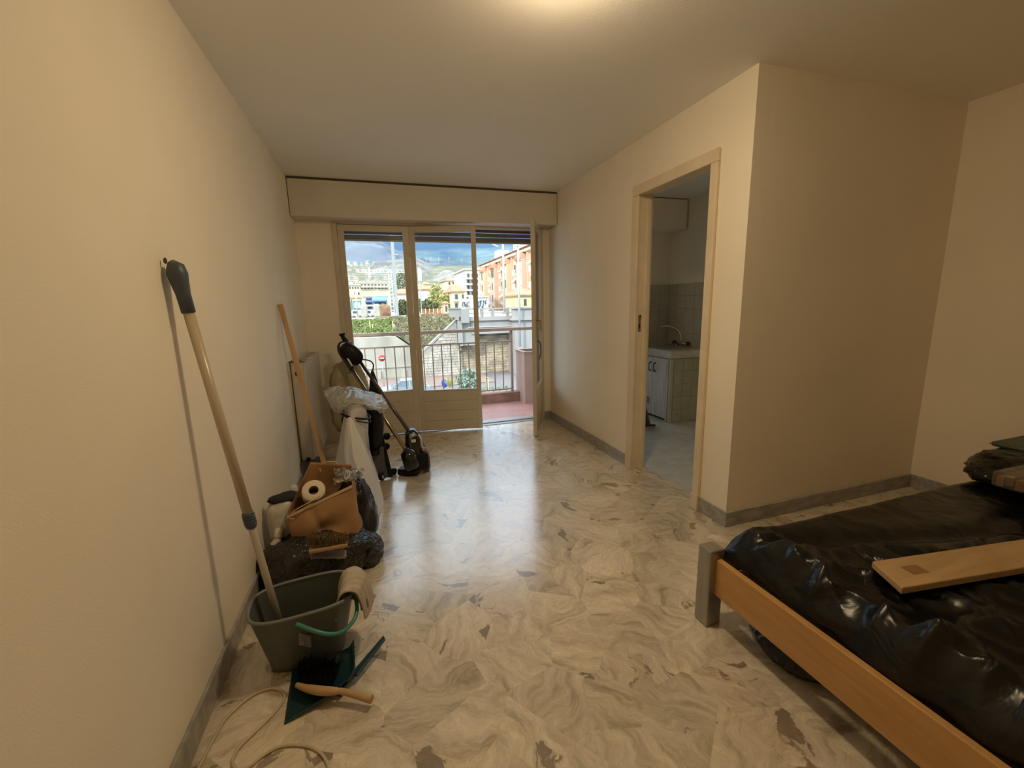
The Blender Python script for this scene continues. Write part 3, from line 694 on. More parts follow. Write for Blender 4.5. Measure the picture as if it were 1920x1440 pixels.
wp = [at(556, 1284, Z=.05), at(575, 1290, Z=.05), at(600, 1295, Z=.05), at(622, 1296, Z=.05), at(640, 1296, Z=.045), at(665, 1302, Z=.04), at(697, 1311, Z=.035)]
MB().tube(catmull(wp, 6), [.008 + .007 * math.sin(min(1, i / 20) * PI * .8) if i < 22 else .0095 + .004 * (i - 22) / 14 for i in range(37)], 12).build('handle', MT['pine'], hb)
b = MB(); rnd = random.Random(4)
for i in range(52):
    for j in range(5):
        t = (i + .5) / 52; p0 = at(560 + t * 62, 1283 + 8 * math.sin(t * PI), Z=.05) + Vector((0, .004, -.012 + j * .006))
        dr_ = Vector((rnd.uniform(-.22, .22), 1, rnd.uniform(-.12, .28) + (j - 2) * .06)).normalized()
        b.bar(p0, p0 + dr_ * (.085 + rnd.uniform(-.01, .012)), .0042, .0042)
o = b.build('bristles', mat('black_bristle', (.003, .003, .003), rough=.9, spec=.05), hb); o['kind'] = 'stuff'
# cord on the floor
cp = [(360, 1462), (372, 1440), (396, 1394), (420, 1352), (445, 1326), (470, 1306), (495, 1294), (515, 1291), (530, 1297), (533, 1309), (520, 1330), (498, 1353), (470, 1380), (448, 1402), (436, 1425), (440, 1440), (452, 1444), (470, 1436), (492, 1418), (520, 1402), (548, 1397), (575, 1399), (595, 1407), (609, 1422), (617, 1445), (612, 1470)]
cp = [at(x, y, Z=.0052) for x, y in cp]
cd = tag(MB().tube(catmull(cp, 7), .0046, 8).build('power_cord', mat('cream_cable', (.56, .47, .33), rough=.4)), 'cream cable looping on the floor beside the left baseboard', 'cable')

# ------------------------------------------------------------------ heap of bags against the left wall
MT['kraft'] = mat('kraft_paper', (.36, .20, .085), rough=.75, var=.10, vs=9, bump=.25, bs=26)
MT['greyfilm'] = mat_black_plastic('smoky_bag_film', (.020, .017, .014), .2, 13, .7)
tag(blob((-.375, 2.22, .085), (.255, .20, .135), 51, .18, 4, floor=.004, sq=.8, crease=.06).build('rubbish_bag', MT['greyfilm'], smooth=True), 'smoky grey rubbish bag on the floor under the brown paper bag', 'bag')
tag(blob((-.215, 2.50, .17), (.125, .16, .235), 53, .2, 4, floor=.004, crease=.07).build('bin_bag', MT['blackbag'], smooth=True), 'black bin bag between the paper bag and the plastic wrapped trolley', 'bag')
tag(blob((-.135, 2.24, .06), (.075, .10, .085), 57, .2, 4, floor=.004, crease=.08).build('bag_corner', mat_black_plastic('glossy_grey_film', (.045, .045, .048), .15, 16, .8), smooth=True), 'small glossy grey plastic bag right of the brown paper bag', 'bag')
tag(MB().tube(catmull([(-.13, 2.27, .12), (-.095, 2.27, .10), (-.075, 2.26, .05), (-.07, 2.24, .012), (-.11, 2.15, .012)], 6), [.014, .02, .025, .026, .024, .022, .022, .024, .026, .026, .024, .02, .018, .015, .012, .012, .011, .010, .009, .008, .008, .007, .006, .006, .005], 9).build('bag_knot', MT['blackbag']), 'twisted black plastic tail of a knotted bag on the marble floor', 'bag')

pb_ = thing('paper_bag', 'brown kraft paper carrier bag with twisted handles holding a toilet roll', 'bag', (-.33, 2.3, .14))
BL = [Vector((-.475, 2.19, .13)), Vector((-.165, 2.17, .125)), Vector((-.155, 2.40, .14)), Vector((-.45, 2.42, .15))]   # bottom corners
TLs = [Vector((-.500, 2.215, .335)), Vector((-.182, 2.21, .452)), Vector((-.190, 2.38, .50)), Vector((-.395, 2.40, .535))]  # top corners
def bag(u, v):
    k = u * 4; i = int(k) % 4; t = k - int(k); j = (i + 1) % 4
    lo = BL[i].lerp(BL[j], t); hi = TLs[i].lerp(TLs[j], t); p = lo.lerp(hi, v)
    n = [Vector((0, -1, 0)), Vector((1, 0, 0)), Vector((0, 1, 0)), Vector((-1, 0, 0))][i]
    bul = math.sin(v * PI) * math.sin(t * PI)
    w = .035 * bul + .016 * nz((p.x * 8, p.y * 8, p.z * 9), 1, 3) * math.sin(min(1, v * 1.1) * PI)
    if i == 0:
        w -= .03 * math.exp(-((t - .55) / .16) ** 2 - ((v - .45) / .16) ** 2)
        w += .022 * math.exp(-((t - .6) / .22) ** 2 - ((v - .25) / .10) ** 2)
        w -= .012 * math.exp(-((t - .33 - .25 * (1 - v)) / .05) ** 2)
    if i == 1: w -= .04 * math.sin(v * PI) * math.sin(t * PI)
    return p + n * w
m = MB().grid(bag, 96, 26, wrap=True); m.f.append(list(range(96))[::-1])
m.build('paper', MT['kraft'], pb_, solid=.0015)
paper2 = mat('pale_kraft', (.52, .36, .20), rough=.7)
hpts = [at(601, 885, Y=2.40), at(600, 873, Y=2.41), at(606, 868, Y=2.41), at(618, 866, Y=2.41), at(630, 867, Y=2.41), at(634, 874, Y=2.40)]
MB().tube(catmull(hpts, 6), .0045, 8).build('handle', paper2, pb_)
hpts = [at(600, 930, Y=2.205), at(580, 942, Y=2.19), at(556, 955, Y=2.18), at(544, 966, Y=2.17), at(543, 972, Y=2.17), at(552, 973, Y=2.175)]
MB().tube(catmull(hpts, 6), .003, 8).build('handle', paper2, pb_)
# folded front lip
lipm = MB(); a, b_ = TLs[0] + Vector((0, -.004, 0)), TLs[1] + Vector((0, -.004, 0))
lipm.prism([a, b_, b_ + Vector((0, -.004, -.012)), a + Vector((0, -.004, -.012))], (0, -.002, 0)).build('folded_lip', paper2, pb_)
tr = thing('toilet_roll', 'white toilet roll in the mouth of the brown paper bag', 'toilet roll', at(588, 918, Y=2.29))
ctr = at(588, 919, Y=2.27); axv = (Vector((0, 0, CAM_Z)) - ctr).normalized(); axv = (axv + Vector((.0, .1, .35))).normalized()
MB().lathe([(.024, .0), (.054, .0), (.056, -.004), (.056, -.096), (.054, -.1), (.024, -.1), (.024, 0)], ctr, axv, 32, cap=False).build('paper_roll', mat('tissue', (.72, .63, .47), rough=.95, bump=.2, bs=200), tr)
MB().lathe([(.0238, -.001), (.0225, -.001), (.0225, -.099), (.0238, -.099)], ctr, axv, 24, cap=False).build('cardboard_core', mat('core', (.16, .10, .05), rough=.9), tr)
def crisp(u, v):
    p = at(628 + 50 * u, 884 + 26 * v * (1 - .3 * u), Y=2.30 - .05 * v)
    return p + Vector((.022 * nz((u * 6, v * 6, 0), 1, 1), .05 * ridge((u * 3.2, v * 3, 0), 1, 2) - .03, .022 * ridge((u * 4, v * 4, 3), 1.1, 5)))
tag(MB().grid(crisp, 40, 28).build('clear_wrap', mat_film('crisp_clear_film', (.62, .60, .55), .60, .06, .5, 60), smooth=False), 'crisp clear film wrapper poking out of the paper bag', 'wrapper')
# scrubbing brush head and cloth in front of the bag
sc_ = thing('broom_head', 'straw broom head lying bristles up before the paper bag', 'brush', at(612, 1020, Y=2.02))
bp0, bp1 = at(580, 1024, Y=2.0), at(652, 1024, Y=2.0)
MB().obox((bp0 + bp1) / 2, (1, 0, 0), (0, 1, 0), (0, 0, 1), ((bp1 - bp0).length / 2, .028, .010)).build('wooden_block', MT['pine'], sc_, bevel=.006, seg=3)
b = MB(); rnd = random.Random(9)
for i in range(40):
    for j in range(7):
        p0 = bp0.lerp(bp1, (i + .5) / 40) + Vector((0, -.022 + j * .0075, .008))
        b.bar(p0, p0 + Vector((rnd.uniform(-.012, .012), rnd.uniform(-.012, .012), .05 + rnd.uniform(-.006, .006))), .003, .003)
o = b.build('bristles', mat('straw_bristle', (.12, .075, .03), rough=.8, col2=(.22, .15, .06), vs=60), sc_); o['kind'] = 'stuff'
def cl2(u, v):
    p = at(583 + 66 * u, 1046 - 12 * v, Y=1.985 + .05 * v); return p + Vector((0, .01 * nz((u * 5, v * 3, 0), 1, 4), .006 * nz((u * 7, v * 4, 2), 1, 5)))
tag(MB().grid(cl2, 24, 8).build('folded_cloth', mat('mauve_cloth', (.20, .16, .17), rough=.9, var=.15, vs=20), solid=.012), 'mauve grey folded cloth tucked under the broom head', 'cloth')
# white bag and bottles by the wall
tag(blob((-.548, 2.38, .25), (.075, .09, .12), 71, .12, 4, sq=.75, crease=.05).build('white_bag', mat('white_plastic_bag', (.55, .53, .46), rough=.4, bump=.4, bs=30), smooth=True), 'white plastic bag wedged between wall and brown paper bag', 'bag')
tag(blob((-.53, 2.37, .365), (.075, .05, .025), 73, .25, 4, crease=.1).build('bag_mouth_shade', mat('bag_mouth_black', (.015, .016, .016), rough=.85)), 'black lump standing for the shaded opening of the white plastic bag', 'cloth')  # black lump stands in for the dark inside of the bag's mouth
def bottle(nm, lab_, base, top, r, capcol):
    t = thing(nm, lab_, 'bottle', base); ax_ = (top - base); L_ = ax_.length
    MB().lathe([(r * .7, 0), (r, .006), (r, L_ * .55), (r * .85, L_ * .68), (r * .45, L_ * .78), (r * .4, L_ * .82)], base, ax_, 20).build('body', mat(nm + '_plastic', (.58, .55, .47), rough=.35), t)
    MB().lathe([(r * .55, L_ * .80), (r * .62, L_ * .82), (r * .6, L_ * .97), (r * .4, L_)], base, ax_, 18).build('cap', mat(nm + '_cap', capcol, rough=.35), t)
bottle('cleaning_bottle', 'white plastic bottle with round cap leaning by the left baseboard', Vector((-.602, 2.19, .035)), at(524, 990, Y=2.27), .033, (.66, .62, .54))
bottle('detergent_bottle', 'white bottle standing behind the white bag against the wall', Vector((-.56, 2.74, 0)), Vector((-.56, 2.74, .285)), .036, (.66, .62, .55))

# ------------------------------------------------------------------ wooden lath, radiator, grey box
t0, t1 = Vector((XL + .018, 3.38, 1.39)), at(622, 922, Z=.0) + Vector((0, 0, .012))
tag(MB().bar(t0, t1, .016, .034, up=(1, 0, 0)).build('wooden_lath', mat_wood('lath_wood', (.50, .31, .15), (.62, .42, .23), scale=(8, 8, .8), ws=4), bevel=.003), 'narrow wooden lath leaning on the left wall near the radiator', 'lath')
rd = thing('radiator', 'white panel radiator on the left wall by the window', 'radiator', (XL + .06, 3.98, .1))
RW = mat('radiator_enamel', (.60, .555, .46), rough=.35, var=.03)
R0, R1, RZ0, RZ1 = 3.53, 4.42, .10, .955
MB().box((-.556, R0, RZ0), (-.545, R1, RZ1)).build('front_panel', RW, rd, bevel=.003)
MB().box((-.640, R0, RZ0), (-.630, R1, RZ1)).build('back_panel', RW, rd, bevel=.003)
MB().box((-.636, R0, RZ0 + .02), (-.556, R0 + .006, RZ1 - .004)).build('end_cover', RW, rd, bevel=.002)
MB().box((-.636, R1 - .006, RZ0 + .02), (-.556, R1, RZ1 - .004)).build('end_cover', RW, rd, bevel=.002)
for k in range(5): MB().box((-.630 + k * .0155, R0 + .006, RZ1 - .012), (-.6225 + k * .0155, R1 - .006, RZ1 - .003)).build('grille_slat', RW, rd)
MB().lathe([(.021, 0), (.021, .002), (.010, .003)], (-.597, R0 - .0005, RZ1 - .085), (0, -1, 0), 18).build('valve_socket', mat('rust_brown', (.12, .06, .03), rough=.7), rd)
MB().tube([(-.60, R0 + .06, 0), (-.60, R0 + .06, .11)], .009).build('supply_pipe', RW, rd)
MB().lathe([(.018, 0), (.02, .03), (.016, .045)], (-.60, R0 - .03, .10), n=14).build('valve_knob', MT['darkmetal'], rd)
for y in (3.75, 4.2): MB().box((XL, y, .5), (-.638, y + .04, .56)).build('bracket', RW, rd)
def wr(u, v): return Vector((-.652 + .115 * u + .03 * u * v, 3.50 + .13 * v, .962 + .012 * nz((u * 5, v * 4, 0), 1, 8) + .008 * (1 - v)))
tag(MB().grid(wr, 14, 12).build('plastic_scrap', mat_film('white_scrap', (.85, .83, .78), .3, .2), solid=.001), 'scrap of clear plastic lying on the near end of the radiator', 'wrapper')
gx = thing('grey_box', 'small grey plastic box on the floor below the radiator end', 'box', (-.535, 3.14, 0))
c = at(584, 906, Z=0)
MB().box((c.x - .085, c.y, .002), (c.x + .075, c.y + .12, .17)).build('shell', mat('blue_grey_box', (.12, .12, .125), rough=.5, var=.12, vs=9), gx, bevel=.006)
MB().box((c.x - .088, c.y - .003, .16), (c.x + .078, c.y + .123, .175)).build('lid', mat('grey_box_lid', (.08, .08, .085), rough=.5), gx, bevel=.004)
MB().lathe([(.014, 0), (.018, .012), (.012, .024)], (c.x - .01, c.y + .05, .175), n=14).build('knob', mat('black_knob', (.01, .01, .01), rough=.4), gx)

# ------------------------------------------------------------------ plastic wrapped appliance on castors
MT['gloss'] = mat('black_gloss', (.010, .010, .011), rough=.12, spec=.6, coat=.5)
MT['satin'] = mat('black_satin', (.006, .006, .0065), rough=.42, spec=.28)
MT['sheet'] = mat_film('milky_sheet', (.90, .89, .86), .10, .35, .3, 9)
ap = thing('wrapped_trolley', 'black wheeled trolley shrouded in white translucent plastic near the window', 'trolley', (-.15, 3.2, 0))
MB().box((-.29, 3.12, .06), (-.13, 3.42, .60)).build('body', MT['satin'], ap, bevel=.03, seg=3)
MB().tube([(-.185, 3.08, .33), (-.185, 3.09, .655)], .072, 24).build('wrapped_column', mat('grey_wrap', (.52, .51, .50), rough=.35), ap)
MB().tube([Vector((-.188 + .098 * math.cos(q * .1963), 3.075 + .105 * math.sin(q * .1963), .618 - .03 * math.cos(q * .1963))) for q in range(32)], .007, 8, closed=True).build('strap', MT['satin'], ap)
MB().tube([Vector((-.188 + .10 * math.cos(q * .1963), 3.075 + .107 * math.sin(q * .1963), .602 - .045 * math.cos(q * .1963))) for q in range(32)], .0035, 8, closed=True).build('strap', MT['satin'], ap)
def back(u, v):
    a = (u - .5) * 2; z = .30 + .30 * v; wdt_ = .055 + .028 * math.sin(v * PI * .8)
    return Vector((-.085 + a * wdt_ * .7 + .02 * v, 3.24 + .05 * a * a, z))
MB().grid(back, 10, 12).build('side_pad', MT['satin'], ap, solid=.03)
e0, e1 = at(703, 771, Y=3.30), at(733, 897, Z=.0)
e1.z = .012; md_ = e0.lerp(e1, .36)
MB().bar(e0, md_, .035, .012, up=(0, 1, 0)).build('upright', mat('pale_blue_grey', (.42, .45, .50), rough=.35), ap, bevel=.003)
MB().bar(md_, e1, .035, .014, up=(0, 1, 0)).build('upright', MT['satin'], ap, bevel=.003)
pA, pB = at(697, 842, Y=3.30), at(721, 836, Y=3.32)
MB().prism([pA, pB, e1 + Vector((-.008, 0, 0)), Vector((-.115, e1.y - .03, .012))], (0, .014, 0)).build('base_plate', mat('graphite_plate', (.075, .075, .077), rough=.35), ap, bevel=.003)
MB().box((-.12, 3.30, .22), (-.05, 3.40, .34)).build('motor_box', MT['satin'], ap, bevel=.012)
for x, y, Yq in ((725, 818, 3.50), (724, 837, 3.46), (690, 850, 3.28), (703, 848, 3.26)):
    c = at(x, y, Y=Yq); MB().lathe([(.012, -.014), (.028, -.012), (.030, 0), (.028, .012), (.012, .014)], c, (.5, -.8, 0), 18).build('castor', MT['satin'], ap)
c = at(716, 893, Z=.034)
wh = MB().lathe([(.015, -.012), (.032, -.011), (.034, 0), (.032, .011), (.015, .012)], c, (.75, -.6, 0), 22).build('wheel', MT['satin'], ap)
MB().lathe([(.002, .0125), (.018, .0125), (.016, .016), (.002, .016)], c, (.75, -.6, 0), 18).build('hubcap', MT['chrome'], wh)
def lay(x, y, Y=None, Z=None): return at(x, y, Z=Z) if Z is not None else at(x, y, Y=Y)
ROWS = [[lay(647, 776, 3.10), lay(652, 764, 3.02), lay(664, 758, 2.99), lay(678, 761, 3.0), lay(686, 770, 3.05), lay(690, 784, 3.14)],
        [lay(640, 806, 3.10), lay(650, 800, 3.02), lay(656, 792, 2.97), lay(668, 800, 2.98), lay(682, 808, 3.03), lay(691, 822, 3.12)],
        [lay(634, 840, 3.10), lay(646, 845, 3.0), lay(651, 838, 2.93), lay(668, 838, 2.96), lay(686, 846, 3.0), lay(697, 855, 3.1)],
        [lay(628, 872, 3.08), lay(645, 880, 2.95), lay(650, 866, 2.88), lay(670, 880, 2.86), lay(694, 890, 2.93), lay(708, 892, 3.05)],
        [lay(622, 905, 3.06), lay(645, 915, 2.9), lay(664, 912, 2.83), lay(684, 930, 2.76), lay(704, 936, Z=.05), lay(719, 938, Z=.012)],
        [lay(622, 925, 3.0), lay(650, 940, 2.8), lay(680, 950, Z=.03), lay(694, 966, Z=.012), lay(703, 976, Z=.008), lay(712, 962, Z=.008)]]
def spl(P, t):
    n = len(P) - 1; k = min(int(t * n), n - 1); f_ = t * n - k
    a, b, c, d_ = P[max(k - 1, 0)], P[k], P[k + 1], P[min(k + 2, n)]
    return 0.5 * ((2 * b) + (c - a) * f_ + (2 * a - 5 * b + 4 * c - d_) * f_ ** 2 + (3 * b - a - 3 * c + d_) * f_ ** 3)
def drape(u, v):
    p = spl([spl(r, u) for r in ROWS], v)
    p = p + Vector((.008 * nz((u * 9, v * 3, 0), 1, 4), -.05 * ridge((u * 3.4 + .8 * v, v * 1.3, .2), 1, 5) * v ** .7, .004 * nz((u * 6, v * 6, 0), 1, 2)))
    if p.z < .004: p.z = .004
    return p
MB().grid(drape, 70, 60).build('plastic_shroud', MT['sheet'], ap)
CR = [[lay(607, 735, 3.32), lay(628, 727, 3.34), lay(650, 726, 3.36), lay(676, 733, 3.36), lay(700, 738, 3.34), lay(716, 744, 3.32)],
      [lay(608, 745, 3.22), lay(628, 740, 3.2), lay(650, 735, 3.18), lay(674, 738, 3.2), lay(700, 747, 3.22), lay(722, 752, 3.24)],
      [lay(617, 757, 3.12), lay(632, 752, 3.06), lay(652, 744, 3.02), lay(675, 748, 3.04), lay(700, 758, 3.1), lay(727, 763, 3.14)],
      [lay(622, 768, 3.08), lay(634, 768, 3.0), lay(652, 757, 2.95), lay(676, 757, 2.97), lay(702, 768, 3.05), lay(726, 770, 3.1)],
      [lay(625, 773, 3.08), lay(640, 776, 2.99), lay(656, 762, 2.94), lay(676, 762, 2.96), lay(704, 772, 3.05), lay(718, 778, 3.09)]]
FLAP = [[lay(650, 786, 2.93), lay(655, 781, 2.91), lay(662, 788, 2.91)],
        [lay(646, 822, 2.90), lay(660, 812, 2.86), lay(678, 822, 2.90)],
        [lay(646, 860, 2.86), lay(666, 850, 2.80), lay(693, 858, 2.87)],
        [lay(658, 900, 2.80), lay(680, 895, 2.74), lay(708, 900, 2.88)],
        [lay(678, 940, 2.72), lay(694, 936, 2.70), lay(717, 938, Z=.03)],
        [lay(694, 968, Z=.010), lay(702, 976, Z=.006), lay(712, 964, Z=.008)]]
def flap(u, v):
    p = spl([spl(r, u) for r in FLAP], v)
    return p + Vector((0, -.03 * ridge((u * 2.0 + .5 * v, v * 1.7, .6), 1, 25) * min(1, v * 3) * min(1, (1 - v) * 4), .004 * nz((u * 5, v * 8, 0), 1, 22)))
MB().grid(flap, 30, 60).build('shroud_flap', MT['sheet'], ap)
def crumple(u, v):
    p = spl([spl(r, u) for r in CR], v)
    return p + Vector((.006 * nz((u * 9, v * 9, 0), 1, 3), .018 * ridge((u * 4, v * 3, 0), 1.3, 81), .014 * ridge((u * 5, v * 2.2, 1), 1.2, 82) + .008 * nz((u * 16, v * 9, 0), 1, 83)))
tag(MB().grid(crumple, 90, 50).build('crumpled_film', mat_film('clear_crumpled_film', (.66, .67, .63), .40, .12, .6, 22)), 'crumpled clear plastic bag draped on top of the wrapped trolley', 'plastic sheet')
ysk = at(655, 730, Y=4.26)
tag(blob((ysk.x, 4.26, .50), (.17, .10, .30), 91, .22, 3, sq=.75, crease=.10).build('yellow_sack', mat('yellow_paper_sack', (.42, .36, .22), rough=.5, var=.12, vs=5, bump=.35, bs=12), smooth=True), 'pale yellow sack slumped in the corner under the window behind the vacuums', 'bag')

# ------------------------------------------------------------------ two stick vacuums leaning at the window
va = thing('stick_vacuum', 'stick vacuum with shiny bronze tube and small floor nozzle', 'vacuum cleaner', at(765, 890, Z=0))
BR = mat('bronze_tube', (.50, .38, .25), rough=.22, metal=.9)
a0, a1 = at(762, 845, Y=3.36), at(658, 690, Y=4.02)
MB().tube([a0, a1], .0165, 16).build('tube', BR, va)
g_ = [a1 + (a0 - a1) * .02, a1, at(649, 676, Y=4.06), at(640, 661, Y=4.09), at(637, 651, Y=4.1), at(641, 644, Y=4.1), at(649, 643, Y=4.09), at(658, 646, Y=4.07)]
MB().tube(catmull(g_, 6), [.022] * 12 + [.026] * 10 + [.024] * 8 + [.020] * 13, 14).build('handle', MT['gloss'], va)
MB().tube(catmull([at(660, 686, Y=3.985), at(653, 674, Y=4.01), at(645, 662, Y=4.04), at(640, 652, Y=4.06), at(640, 646, Y=4.06), at(646, 644, Y=4.06), at(653, 647, Y=4.05)], 6), .008, 8).build('white_stripe', mat('white_trim', (.75, .75, .75), rough=.2), va)
n0 = at(762, 843, Y=3.36)
MB().lathe([(.022, .01), (.028, 0), (.055, -.02), (.062, -.06), (.060, -.15), (.05, -.165)], n0, (-.25, .25, 1), 22).build('motor_head', MT['gloss'], va)
h_ = at(765, 885, Z=.03)
MB().obox(h_ + Vector((.01, .02, .002)), Vector((.9, -.42, 0)).normalized(), Vector((.42, .9, 0)).normalized(), (0, 0, 1), (.085, .045, .026)).build('floor_nozzle', MT['satin'], va, bevel=.012, seg=3)
wc = at(738, 884, Z=.03)
MB().lathe([(.014, -.02), (.026, -.018), (.028, 0), (.026, .018), (.014, .02)], wc, (.9, -.42, 0), 16).build('roller', MT['satin'], va)

vb = thing('upright_vacuum', 'upright vacuum cleaner with glossy black body and dark tube', 'vacuum cleaner', at(782, 880, Z=0))
def body(u, v):
    q = u * 2 * PI; z = .335 * v
    w_ = .095 - .045 * max(0, v - .45) / .55; dpt = .085 - .03 * max(0, v - .4) / .6
    if v > .93: w_ *= 1 - (v - .93) * 6; dpt *= 1 - (v - .93) * 6
    if v < .05: w_ *= .93; dpt *= .93
    n = 2.8; c, s = math.cos(q), math.sin(q)
    cx = .245 - .045 * max(0, v - .3); cy = 3.44 + .09 * v
    if v < .42: w_ += .008
    return Vector((cx + w_ * math.copysign(abs(c) ** (2 / n), c), cy + dpt * math.copysign(abs(s) ** (2 / n), s), .004 + z))
m = MB().grid(body, 40, 26, wrap=True); m.f.append(list(range(40))[::-1]); m.f.append([len(m.v) - 40 + i for i in range(40)])
m.build('body', MT['gloss'], vb)
n0 = at(771, 815, Y=3.5); n1 = at(676, 679, Y=4.05)
MB().lathe([(.042, -.045), (.040, -.01), (.026, .0), (.024, .03)], n0, (n1 - n0), 20).build('neck_collar', mat('silver_plastic', (.42, .44, .46), rough=.25, metal=.4), vb)
MB().tube([n0, n1], .0155, 16).build('tube', mat('dark_bronze_tube', (.16, .125, .10), rough=.3, metal=.7), vb)
MB().tube(catmull([at(784, 815, Y=3.47), at(789, 823, Y=3.45), at(791, 836, Y=3.43), at(796, 847, Y=3.40)], 6), .011, 10).build('side_trim', mat('pale_trim', (.55, .53, .52), rough=.2, metal=.3), vb)
MB().lathe([(.012, 0), (.02, .01), (.018, .03), (.006, .036)], at(794, 846, Y=3.39), (.1, -.3, 1), 16).build('foot_switch', mat('rose_copper', (.45, .27, .2), rough=.3, metal=.6), vb)
MB().box((.20, 3.385, .265), (.235, 3.41, .285)).build('badge', mat('silver_badge', (.7, .72, .74), rough=.2, metal=.5), vb, bevel=.002)
MB().obox(Vector((.245, 3.375, .10)), (1, 0, 0), (0, 1, 0), (0, 0, 1), (.08, .012, .07)).build('dust_hatch', MT['satin'], vb, bevel=.008)
for x in (.165, .325): MB().lathe([(.01, -.012), (.03, -.011), (.032, 0), (.03, .011), (.01, .012)], (x, 3.50, .033), (1, 0, 0), 18).build('wheel', MT['satin'], vb)
pd = blob(at(659, 664, Y=4.06), (.075, .06, .108), 95, .05, 3, sq=.85, crease=.02)
pc_ = at(659, 664, Y=4.06); rm = Matrix.Rotation(math.radians(-40), 3, 'Y')
for i, v in enumerate(pd.v): pd.v[i] = pc_ + rm @ (v - pc_)
pd.build('hand_unit', MT['satin'], vb, smooth=True)
MB().tube(catmull([at(656, 648, Y=4.08), at(649, 640, Y=4.1), at(643, 632, Y=4.1), at(641, 625, Y=4.1)], 6), [.022] * 10 + [.018] * 5 + [.026] * 4, 12).build('hanging_knob', MT['satin'], vb)
MB().tube(catmull([at(678, 674, Y=4.02), at(688, 675, Y=4.02), at(696, 678, Y=4.0), at(700, 684, Y=3.98), at(699, 694, Y=3.96), at(697, 706, Y=3.95)], 6), .006, 8).build('wrist_loop', MT['satin'], vb)
def sock(u, v):
    q = u * 2 * PI; w_ = .008 + .043 * v ** .8; c = at(698 + 5 * v, 694 + 46 * v, Y=3.95 - .02 * v)
    return c + Vector((w_ * math.cos(q) * (1 + .15 * math.sin(q * 3)), .6 * w_ * math.sin(q), .01 * nz((q, v * 4, 0), 1.5, 6)))
m = MB().grid(sock, 22, 12, wrap=True); m.f.append(list(range(22))[::-1]); m.f.append([len(m.v) - 22 + i for i in range(22)])
m.build('accessory_pouch', mat('black_fabric', (.02, .02, .018), rough=.85), vb)
# ================================================================== BALCONY
MT['pink'] = mat('pink_render', (.50, .36, .30), rough=.85, var=.06, vs=4, bump=.2, bs=60)
MT['pinkfloor'] = mat('red_quarry_floor', (.36, .19, .165), rough=.45, var=.12, vs=5)
MT['railp'] = mat('rose_rail_paint', (.36, .27, .22), rough=.5, var=.06)
struct('floor_balcony', MB().box((-1.2, YW + .2, -.2), (2.9, 5.6, -.004)), MT['pinkfloor'])
struct('trim_balcony_curb', MB().box((-1.2, 5.60, -.3), (2.9, 5.74, .135)), mat('stained_curb', (.34, .215, .165), rough=.9, var=.3, vs=6), bevel=.006)
ry = 5.66
ra_ = thing('balcony_railing', 'rose painted metal balcony railing with thin uprights beyond the french window', 'railing', (.6, ry, .135))
MB().box((-1.2, ry - .035, 1.0), (2.9, ry + .035, 1.042)).build('handrail', MT['railp'], ra_, bevel=.004)
MB().box((-1.2, ry - .012, .842), (1.775, ry + .012, .862)).build('top_rail', MT['railp'], ra_)
MB().box((-1.2, ry - .012, .165), (1.775, ry + .012, .183)).build('bottom_rail', MT['railp'], ra_)
for x in (-1.15, 1.775): MB().box((x, ry - .018, .135), (x + .03, ry + .018, 1.0)).build('post', MT['railp'], ra_, bevel=.002)
x = 1.775 - .122
while x > -1.1:
    MB().box((x, ry - .007, .18), (x + .014, ry + .007, .845)).build('baluster', MT['railp'], ra_); x -= .1215
px_ = thing('pink_planter', 'tall pink rendered planter box at the balcony corner', 'planter', (2.1, 5.56, 0))
m = MB().box((1.885, 5.385, -.004), (2.5, 5.41, .715)).box((1.885, 5.74, -.004), (2.5, 5.765, .715)).box((1.885, 5.41, -.004), (1.91, 5.74, .715)).box((2.475, 5.41, -.004), (2.5, 5.74, .715)).box((1.91, 5.41, -.004), (2.475, 5.74, .1))
m.build('box', MT['pink'], px_)
MB().box((1.875, 5.375, .705), (2.51, 5.412, .725)).box((1.875, 5.738, .705), (2.51, 5.775, .725)).box((1.875, 5.41, .705), (1.912, 5.74, .725)).box((2.473, 5.41, .705), (2.51, 5.74, .725)).build('rim', MT['pink'], px_, bevel=.003)
MB().box((1.91, 5.41, .1), (2.475, 5.74, .66)).build('soil', mat('dark_soil', (.03, .025, .02), rough=.95), px_)
struct('wall_facade', MB().box((-1.6, YW + .2, -6.2), (3.9, YW + .24, -.2)), MT['pink'])

# ================================================================== THE STREET AND THE TOWN
SZ = -6.26; YZ = at(700, 598.5, Y=52.3).z     # street level and rail yard level
def V(x, y, Y): return at(x, y, Y=Y)
def stone(n, c, var=.2, vs=3, **k): return mat(n, c, rough=.9, var=var, vs=vs, **k)
MT['road'] = stone('road_asphalt', (.20, .195, .195), .08, .4)
MT['pave'] = stone('red_pavement', (.30, .22, .19), .08, .6)
MT['conc'] = stone('weathered_concrete', (.50, .48, .41), .20, .45, stretch=(1, 1, .35))
MT['conc2'] = stone('bridge_concrete', (.42, .415, .385), .12, .35, stretch=(1, 1, .4))
MT['yellowstone'] = stone('yellow_stone', (.50, .43, .31), .28, .9, stretch=(1, 1, 2.2))
MT['greystone'] = stone('grey_stone_mortar', (.40, .37, .32), .2, 1.2)
MT['block'] = stone('stone_block', (.60, .57, .50), .22, .8)
MT['ivy'] = mat('ivy', (.155, .22, .055), rough=.85, col2=(.30, .36, .12), vs=1.4, detail=8)
MT['scrub'] = mat('scrub', (.22, .21, .11), rough=.9, col2=(.42, .38, .24), vs=1.2, detail=8)
MT['polegrey'] = mat('pole_grey', (.50, .52, .52), rough=.5)
MT['cream'] = mat('cream_wall', (.72, .66, .52), rough=.9, var=.05, vs=.3)
MT['white'] = mat('white_wall', (.74, .73, .68), rough=.9, var=.05, vs=.3)
